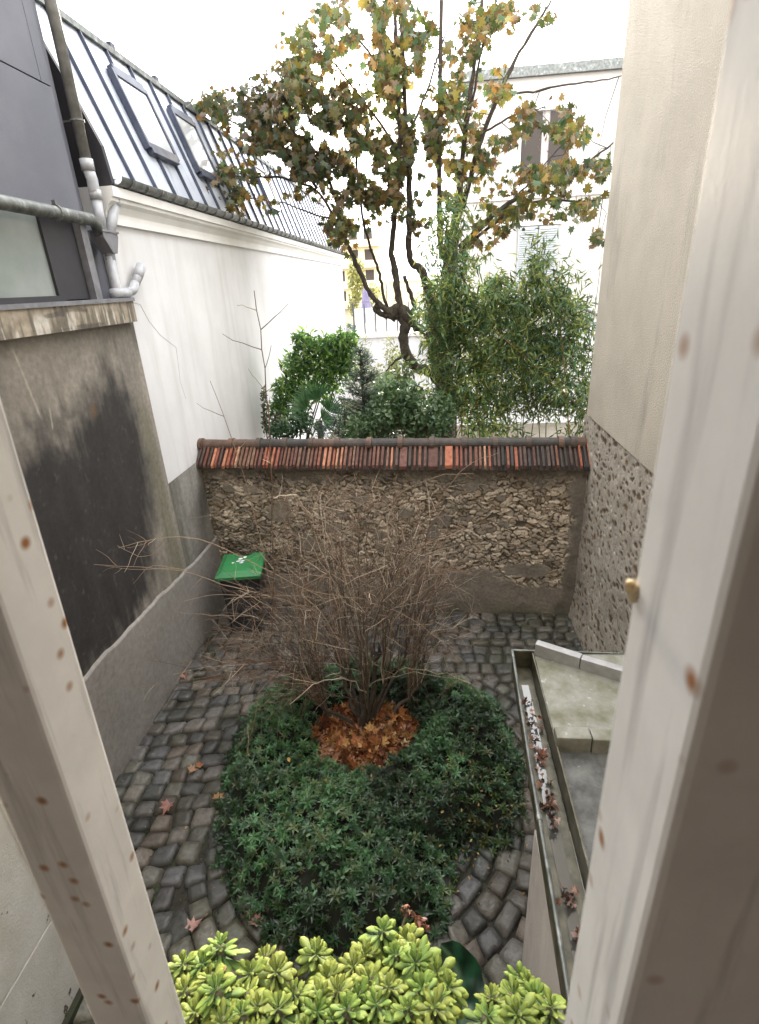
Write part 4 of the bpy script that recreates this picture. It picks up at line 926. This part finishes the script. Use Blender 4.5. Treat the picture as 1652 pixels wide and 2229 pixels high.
bush('yellow_green_shrub', 'sunlit yellow green shrub far behind the tree', 'shrub', [(760,800,30,50,160),(870,780,30,30,120),(800,830,40,40,220),(850,820,40,35,260)], 14, .5, OVAL, (.07,.12), [(.16,.19,.05),(.22,.23,.08),(.12,.16,.05)], .2, 5)
bush('feathery_bamboo', 'pale feathery bamboo against the terrace wall', 'bamboo', [(850,770,16,50,150),(795,780,18,50,120)], 17, .3, NARROW, (.15,.25), [(.25,.26,.09),(.2,.22,.09)], .3, 5, m='leaf')
bush('blue_green_shrub', 'grey green feathery shrub left of the conifer', 'shrub', [(705,935,34,20,380),(735,915,30,26,350),(735,885,18,16,120),(760,940,30,20,260)], 8.1, .3, NARROW, (.05,.10), [(.07,.12,.085),(.10,.15,.115),(.045,.085,.055)], .3, 7, m='leaf')
# conifer
cf = thing('conifer', (float(aty(786, 940, 8.4)[0]), 8.4, 0), 'dark blue green conifer with a pointed top behind the wall', 'tree')
tp = aty(783, 760, 8.4); ft = np.array([tp[0]+.02, 8.4, 0]); mb = MB(); mb.tube([ft, (ft+tp)/2, tp], [.05, .035, .006], 8)
PP = []; DD = []
for i in range(210):
    f = random.random()**1.15; z = 1.55+f*(tp[2]-1.55); L = (.66*(1-f)+.08)*random.uniform(.6, 1.1); an = random.uniform(0, 6.28)
    p = np.array([ft[0], 8.4, z]); d = np.array([math.cos(an), math.sin(an), random.uniform(.2, .65)]); q = p+d*L
    mb.tube([p, p+d*L*.5+np.array([0, 0, -.02]), q], [.009, .006, .002], 4)
    for j in range(int(110*L)+10):
        s = random.random()**.7; PP.append(p+d*L*s+RNG.normal(size=3)*.022); DD.append(_u(d+RNG.normal(size=3)*.5))
mb.build('trunk', 'wood', cf); PP = np.array(PP); n = len(PP)
batch_obj('crown', [batch(*NARROW, PP, frames(np.array(DD), unitv(n)), rnd(n, .05, .10), pal(n, [(.06,.09,.065),(.08,.12,.10),(.12,.17,.14),(.04,.06,.04)]))], 'leaf', cf)
# fan palm
pm = thing('fan_palm', (float(aty(690, 900, 8.6)[0]), 8.6, 0), 'small fan palm with stiff dark green fronds behind the wall', 'palm')
mb = MB(); pc = aty(695, 915, 8.6); mb.tube([(pc[0], 8.6, 0), (pc[0], 8.6, pc[2])], [.07, .05], 8); mb.build('trunk', 'wood', pm)
parts = []
for (u, v, an, s) in [(668,890,2.6,.42),(690,870,1.9,.45),(715,895,.9,.38),(700,912,.2,.35),(672,915,3.0,.34)]:
    c0 = aty(u, v, 8.5+random.uniform(-.2, .2)); m = 17
    fan = np.linspace(-1.25, 1.25, m); D = np.stack([np.cos(an+fan), -.35+0*fan, np.sin(an+fan)*.9+.15], -1)
    parts.append(batch(*([(0,0,0), (-.045,.45,.02), (0,1,-.12), (.045,.45,.02)], [(0,3,2,1)]), np.repeat(c0[None], m, 0), frames(D, np.tile([.2,-1,.4], (m, 1))), np.full(m, s*.95)*RNG.uniform(.85, 1.05, m), pal(m, [(.04,.12,.04),(.07,.16,.06)])))
batch_obj('frond', parts, 'glossleaf', pm)

# ------------------------------------------------------------------ far buildings
fb = thing('white_apartment_house', (4, 20, 0), 'tall white house with zinc eaves and shuttered windows beyond the trees', 'building')
x0, x1 = .95, 12; zt2 = 9.7
mb = MB(); mb.box((x0, 20, -.05), (x1, 28, zt2)); mb.build('wall', 'farwhite', fb)
MB().box((x0-.05, 19.86, zt2-.0), (x1, 28, zt2+.25)).build('eaves_gutter', 'gutter', fb)
MB().box((x0, 19.93, 6.55), (x1, 20.0, 6.72)).build('string_course', 'cornice', fb)
MB().box((2.85, 19.9, 8.85), (4.45, 20.0, 9.02)).build('window_lintel', 'cornice', fb)
MB().box((2.85, 19.9, 6.725), (4.4, 20, 6.95)).build('window_sill', 'cornice', fb)
MB().box((2.86, 19.88, 6.95), (2.93, 19.99, 8.85)).build('window_jamb', 'cornice', fb); MB().box((4.40, 19.88, 6.95), (4.47, 19.99, 8.85)).build('window_jamb', 'cornice', fb)
for xx in (2.93, 3.78): MB().box((xx, 19.95, 6.98), (xx+.62, 19.99, 8.82)).build('window_pane', 'darkwin', fb)
for xx in (2.98, 3.64):
    mb = MB(); mb.box((xx, 19.93, 3.95), (xx+.62, 19.96, 5.75))
    for k in range(26): mb.obox((xx+.05, 19.905, 4.0+k*.066), (.52, 0, 0), (0, .03, .02), (0, 0, .02))
    mb.build('shutter', 'shutter', fb)
    mb = MB()
MB().box((2.9, 19.9, 5.78), (4.35, 19.99, 5.88)).build('lintel', 'cornice', fb)
# lean-to conservatory at its foot and a tarpaulin
cv = thing('glazed_canopy', (4.2, 15, 0), 'dark framed sloping glass canopy behind the bamboo on the right', 'canopy')
mb = MB()
for (u0, v0, u1, v1, r) in [(1205,640,1310,690,.04),(1212,650,1290,700,.03),(1225,650,1258,700,.03),(1195,640,1212,640,.03),(1232,655,1240,760,.03),(1180,755,1290,760,.03)]:
    mb.tube([aty(u0, v0, 14.5), aty(u1, v1, 14.5)], r, 6)
mb.build('frame', 'rail', cv)
p = [aty(1205, 645, 14.56), aty(1300, 690, 14.56), aty(1300, 800, 14.56), aty(1205, 800, 14.56)]
MB().prism(p, (0, .02, 0)).build('glass_panel', 'opal', cv)
tb = MB().prism([aty(1170,745,14.2), aty(1228,745,14.2), aty(1240,775,14.2), aty(1172,778,14.2)], (0, .5, .1)).build('tarpaulin', 'blue'); tag(tb, 'light blue tarpaulin glimpsed through the bamboo', 'tarpaulin')
gwl = thing('pale_garden_wall', (2.5, 17, 0), 'low white garden wall beyond the bamboo', 'wall')
MB().box((-1.3, 17, -.02), (8, 17.2, 1.7)).build('wall', 'white', gwl); MB().box((-1.32, 16.96, 1.7), (8, 17.24, 1.78)).build('coping', 'cornice', gwl)
# terrace with panels and parasol
tr = thing('roof_terrace', (-1.5, 22, 0), 'white roof terrace with dark posts and opaque balustrade panels', 'terrace')
MB().box((-3.2, 21.6, -.02), (4, 30, 2.38)).build('wall', 'white', tr)
MB().box((-3.2, 21.5, 2.38), (4, 30, 2.47)).build('coping', 'cornice', tr)
for i in range(8):
    xx = -2.85+i*.42; MB().box((xx, 21.6, 2.47), (xx+.045, 21.645, 3.62)).build('post', 'rail', tr)
for i in range(7):
    xx = -2.80+i*.42; MB().box((xx, 21.66, 2.55), (xx+.4, 21.68, 3.45)).build('balustrade_panel', 'opal', tr)
mb = MB()
for i in range(7):
    for j in range(18):
        c0 = (-3.15+i*.045+(j % 2)*.022, 21.6, 2.5+j*.065); mb.tube([(c0[0]+.024*math.cos(a*math.pi/3), 21.6, c0[2]+.038*math.sin(a*math.pi/3)) for a in range(7)], .004, 3)
mb.box((-3.17, 21.59, 2.47), (-3.14, 21.62, 3.68)).box((-2.86, 21.59, 2.47), (-2.84, 21.62, 3.68)); mb.box((-3.17, 21.59, 3.66), (-1.0, 21.61, 3.68)); mb.build('lattice_screen', 'rail', tr)
ps = thing('parasol', (-2.4, 22.3, 2.47), 'closed lilac grey parasol standing on the far terrace', 'parasol')
mb = MB(); P = [(-2.4, 22.3, 2.9), (-2.4, 22.3, 3.2), (-2.4, 22.3, 3.6), (-2.4, 22.3, 4.0), (-2.4, 22.3, 4.25)]; mb.tube(P, [.30, .26, .18, .12, .03], 9); mb.build('canopy', 'parasol', ps)
MB().tube([(-2.4, 22.3, 2.45), (-2.4, 22.3, 4.3)], .025, 8).build('pole', 'rail', ps)
ch = thing('terrace_plant', (-3.0, 22, 2.47), 'blue flowered potted plant in the corner of the far terrace', 'plant')
q = np.array([-3.0, 21.9, 2.7])+RNG.normal(size=(160, 3))*.1; parts = []; foliage(parts, q, OVAL, (.06,.1), [(.1,.25,.7),(.05,.1,.03),(.2,.1,.06)]); batch_obj('foliage', parts, 'leaf', ch)
MB().tube([(-3.0, 21.9, 2.47), (-3.0, 21.9, 2.7)], [.08, .11], 10).build('pot', 'clay', ch, col=True)
ya = thing('balconied_block', (-5, 55, 0), 'distant pale yellow apartment block with balconies', 'building')
mb = MB(); mb.box((-9.5, 55, -.02), (-4.3, 62, 8.2)); mb.build('wall', 'yellow', ya)
for k in range(4): MB().box((-9.4, 54.2, 2.2+k*1.75), (-4.4, 55, 2.75+k*1.75)).build('balcony', 'yellow', ya)
for k in range(4):
    for xx in (-8.6, -7.2, -5.8): MB().box((xx, 54.97, 2.85+k*1.75), (xx+.8, 54.995, 3.75+k*1.75)).build('window_pane', 'darkwin', ya)
bt_ = thing('distant_house', (0, 60, 0), 'low pale house closing the view far behind the tree', 'building')
MB().box((-4.0, 60, -.02), (14, 66, 4.4)).build('wall', 'yellow', bt_); MB().prism([(-4.2, 59.8, 4.4), (-4.2, 66.2, 4.4), (-4.2, 63, 6.0)], (18.4, 0, 0)).build('roof', 'zinc', bt_)
bush('terrace_hedge', 'yellow green hedge behind the far terrace railing', 'hedge', [(775,600,18,40,500),(800,640,30,25,300),(770,660,14,30,260)], 26, .6, OVAL, (.12,.22), [(.24,.24,.06),(.30,.27,.08),(.16,.19,.05)], 0, 4)

# ------------------------------------------------------------------ own house: window opening, bars, planter
oh = thing('own_house', (0, -.3, 0), 'plaster house front around the barred window', 'building')
mb = MB()
mb.box((-2.36, -.35, -.05), (6, -.0, 3.2)); mb.box((-2.36, -.35, 5.3), (6, -.0, 9.5)); mb.box((-6, -.35, 3.4), (-.55, -.0, 9.5)); mb.box((.55, -.35, 3.2), (6, -.0, 5.3)); mb.box((-2.36, -.35, 3.2), (-.551, -.001, 3.399))
mb.build('wall', 'facade', oh)
mb = MB(); mb.box((-2.6, -4.0, 2.3), (2.6, -3.9, 6)).box((-2.6, -3.9, 2.3), (-2.5, -.36, 6)).box((2.5, -3.9, 2.3), (2.6, -.36, 6)).box((-2.5, -3.9, 2.2), (2.5, -.36, 2.3)).box((-2.5, -3.9, 5.9), (2.5, -.36, 6.0)); mb.build('room', 'interior', oh)
MB().box((-.56, -.05, 3.10), (.56, .10, 3.2)).build('window_sill', 'facade', oh)
wgd = thing('window_guard', (0, .1, 3.2), 'rusty white painted window guard of two upright square bars', 'window guard')
def bar(P, zs, label):
    mb = MB(); V = []
    for k, z in enumerate(zs): V += [(x+dx*(z-H), y, z) for (x, y, dx) in P]
    n = len(P); mb.add(V, [tuple(range(n-1, -1, -1)), tuple(range(n, 2*n))]+[(i, (i+1) % n, n+(i+1) % n, n+i) for i in range(n)])
    o = mb.build('bar', 'paint', wgd, bevel=.0018); tag(o, label)
sL = .034
bar([(-.171,.14,sL),(-.140,.14,sL),(-.140,.167,sL),(-.171,.167,sL)], (3.25, 5.0), 'left upright bar, sharper and thinner looking')
bar([(.0425,.07,.001),(.078,.07,.001),(.078,.1015,.001),(.0425,.1015,.001)], (3.25, 5.0), 'right upright bar, closer and blurred')
mb = MB()
for (u, v, r) in [(1373,1272,.0011),(1376,1281,.0013),(1382,1290,.0014),(1379,1300,.0011),(1370,1279,.0008)]:
    p = aty(u, v, .099); mb.tube([p+np.array([0,0,-r]), p+np.array([0,0,-r*.5]), p+np.array([0,0,r*.5]), p+np.array([0,0,r])], [r*.4, r, r, r*.4], 8)
mb.build('paint_lump', 'lump', wgd, smooth=True)
for z_ in (3.22, 5.001): MB().prism([(-.5,.07,z_),(.5,.07,z_),(.5,.10,z_),(-.11,.10,z_),(-.13,.175,z_),(-.19,.175,z_),(-.19,.10,z_),(-.5,.10,z_)], (0,0,.029)).build('rail', 'paint', wgd)

# succulents ---------------------------------------------------------
def succ_leaf(L, W):
    T = []; F = []; rows = [(0,.18,.0),(.25,.36,.01),(.5,.68,.03),(.72,1.0,.09),(.89,.66,.2),(1.0,.04,.3)]
    for (t, ww, z) in [(a_, b_, c_*.25) for a_, b_, c_ in rows]:
        for s, zz in ((-1, .01), (0, -.026), (1, .01), (0, .016)): T.append((s*ww*W*.5, t*L, z*L+zz*L*(.6 if s else 1)*(1 if ww > .2 else .3)+(.06*L*ww if s else 0)))
    for i in range(5):
        for j in range(4): F.append((4*i+j, 4*i+(j+1) % 4, 4*i+4+(j+1) % 4, 4*i+4+j))
    return np.array(T), F
ROS = []
def rosette_mesh(seed):
    rg = np.random.default_rng(seed); V = []; F = []; Cc = []; k = 0
    n = 31
    for i in range(n):
        f = i/(n-1); an = i*2.39996+rg.normal()*.12; el = math.radians(-34+92*f**1.7+rg.normal()*7)
        L = (.041-.029*f)*(1+rg.normal()*.10); T, FF = succ_leaf(L, L*(.35+.05*rg.normal()))
        ce, se = math.cos(el), math.sin(el); Rr = np.array([[1,0,0],[0,ce,-se],[0,se,ce]]); Rz = np.array([[math.cos(an),-math.sin(an),0],[math.sin(an),math.cos(an),0],[0,0,1]])
        T2 = (T@Rr.T)@Rz.T+np.array([0,0,-.014+.020*f]); V.append(T2)
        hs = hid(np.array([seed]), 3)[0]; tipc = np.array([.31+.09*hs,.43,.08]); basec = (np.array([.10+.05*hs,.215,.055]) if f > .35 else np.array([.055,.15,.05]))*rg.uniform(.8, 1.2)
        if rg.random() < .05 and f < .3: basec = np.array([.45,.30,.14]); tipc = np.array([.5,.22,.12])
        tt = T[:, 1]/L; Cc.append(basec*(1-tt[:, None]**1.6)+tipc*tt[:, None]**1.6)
        F += [tuple(j+k for j in ff) for ff in FF]; k += len(T)
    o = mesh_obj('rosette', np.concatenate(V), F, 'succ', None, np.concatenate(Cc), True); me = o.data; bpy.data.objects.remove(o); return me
ROS = [rosette_mesh(s) for s in range(5)]
PLN = thing('window_planter', (0, .2, 3.2), 'dark window box planter below the bars holding the succulents', 'planter')
MB().box((-.5,.11,3.26),(.5,.13,3.42)).box((-.5,.27,3.26),(.5,.29,3.42)).box((-.5,.13,3.26),(-.48,.27,3.42)).box((.48,.13,3.26),(.5,.27,3.42)).box((-.5,.11,3.24),(.5,.29,3.26)).build('trough', 'pot', PLN)
MB().box((-.478,.132,3.262),(.478,.268,3.39)).build('soil', 'soil', PLN)
groups = {
 'lime green succulent with broad rosettes, directly beside the left bar': [(398,2100,.66,1),(402,2160,.62,.95),(440,2100,.66,1.0),(480,2062,.68,1.25),(470,2158,.58,1.15),(500,2190,.6,1),(425,2205,.58,.9),(455,2130,.63,.9)],
 'lime green succulent in the middle of the left half of the planter': [(545,2120,.66,1.15),(600,2118,.66,1.1),(575,2085,.70,.85),(525,2210,.56,.9),(560,2195,.57,1.0),(605,2198,.57,1.15),(530,2165,.60,1.0),(640,2165,.60,.85)],
 'lime green succulent with a single tall rosette on a bare stem': [(688,2078,.68,1.05),(712,2130,.64,.95),(700,2170,.60,.9),(735,2160,.60,1.0),(690,2205,.58,1.0),(755,2200,.57,1.0)],
 'tallest lime green succulent, with the dry flower stalk behind it': [(833,2028,.70,1.05),(795,2080,.68,1.0),(770,2105,.66,.95),(805,2135,.62,1.15),(780,2170,.6,1.0),(885,2045,.72,1.0),(860,2080,.66,.9),(820,2190,.58,1.05),(845,2150,.6,.9)],
 'lime green succulent leaning in front of the dark glossy leaf': [(905,2098,.64,1.25),(950,2120,.64,1.1),(920,2155,.6,1.1),(975,2150,.62,1.0),(945,2195,.57,1.1),(890,2200,.57,1.0),(960,2175,.59,.9),(900,2070,.68,.85)],
 'lime green succulent beside the right bar': [(1130,2130,.68,.95),(1118,2168,.63,1.15),(1070,2175,.62,.95),(1165,2175,.62,1.1),(1060,2215,.58,1.0),(1125,2210,.58,1.0),(1200,2195,.6,1.0),(1150,2140,.66,.8)]}
for lab_, L_ in groups.items():
    cx = float(np.mean([atd(u, v, d)[0] for u, v, d, s in L_])); t = thing('succulent', (cx, .2, 3.39), lab_, 'succulent', 'lime green succulents in the window planter')
    Ls = list(L_)
    for (u, v, d, s) in L_:
        if v > 2150: Ls.append((u+random.uniform(-40, 40), v+random.uniform(60, 110), d-.03, s*.85))
    for (u, v, d, s) in Ls:
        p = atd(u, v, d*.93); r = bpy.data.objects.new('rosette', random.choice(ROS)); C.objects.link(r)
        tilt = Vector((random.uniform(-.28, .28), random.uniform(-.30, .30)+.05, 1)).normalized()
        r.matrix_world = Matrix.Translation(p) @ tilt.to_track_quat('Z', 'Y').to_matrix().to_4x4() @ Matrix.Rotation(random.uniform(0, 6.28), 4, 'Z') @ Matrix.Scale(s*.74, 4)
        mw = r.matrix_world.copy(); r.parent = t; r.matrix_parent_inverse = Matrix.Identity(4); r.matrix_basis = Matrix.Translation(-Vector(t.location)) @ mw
        ft_ = np.array([min(.46, max(-.46, p[0]*.85)), .2+random.uniform(-.04, .05), 3.385]); tl = np.array(tilt)
        MB().tube([ft_, ft_*.45+p*.55-np.array([0, 0, .03]), p-tl*.02, p], [.0055, .005, .005, .006], 7).build('stem', 'sstem', t, smooth=True)
# dry stalk and dark leaf
ds = thing('dry_flower_stalk', (.03, .22, 3.39), 'dried brown flower stalk with a drooping seed head', 'stalk')
sp = [(855,2120,.68),(875,2020,.72),(885,1990,.73),(876,1972,.73)]; mb = MB()
mb.tube([(.02,.22,3.39)]+[atd(*p) for p in sp], .0018, 6); mb.tube([atd(885,1985,.73), atd(895,1982,.73), atd(905,2000,.73), atd(925,2020,.73)], .0015, 6)
mb.build('stem', 'sstem', ds)
K = [atd(885+random.gauss(0,4), 1978+random.gauss(0,6), .73) for _ in range(14)]
for i in range(50):
    f = random.random(); K.append(atd(897+f*32+random.gauss(0,2.5), 1985+f*40+random.gauss(0,3), .73))
K = np.array(K); n = len(K); batch_obj('seed_head', [batch(*OVAL, K, frames(unitv(n), unitv(n)), rnd(n, .005, .010), pal(n, [(.20,.07,.04),(.30,.12,.07),(.36,.18,.13)]))], 'litter', ds)
dl = thing('broad_leaf_plant', (.12, .24, 3.39), 'large glossy dark green leaf rising behind the succulents', 'plant')
def bigleaf():
    K = np.array([(958,2055,.745),(985,2085,.74),(1001,2135,.73),(1006,2190,.71),(1002,2250,.68),(990,2300,.66)]); V = []; cc = []; n = 16
    nrm = _u(np.array([.15, -.6, .75])); tq = np.linspace(0, 5, n); C0 = np.array([atd(*[np.interp(x, range(6), K[:, j]) for j in range(3)]) for x in tq])
    C0[1:-1] = (C0[:-2]+C0[1:-1]+C0[2:])/3
    for i in range(n):
        t_ = _u(C0[min(i+1, n-1)]-C0[max(i-1, 0)]); sd_ = _u(np.cross(t_, nrm)); f = i/(n-1); wv = .033*math.sin(math.pi*min(1, f*.93+.015))**.55
        for s in np.linspace(-1, 1, 9):
            V.append(C0[i]+sd_*s*wv*(1+.05*math.sin(i*1.7))+nrm*(.013*abs(s)+.003*math.sin(i*1.3+s*3))); v_ = .7+.5*math.sin(i*2.1+abs(s)*5); cc.append((.012*v_,.052*v_,.026*v_) if abs(s) > .1 else (.06,.12,.06))
    mesh_obj('leaf_blade', V, [(9*i+j, 9*i+j+1, 9*i+10+j, 9*i+9+j) for i in range(n-1) for j in range(8)], 'glossleaf', dl, cc, True)
    MB().tube([(.12,.24,3.39), atd(990,2300,.655)], .004, 7).build('leaf_stalk', 'sstem', dl)
bigleaf()
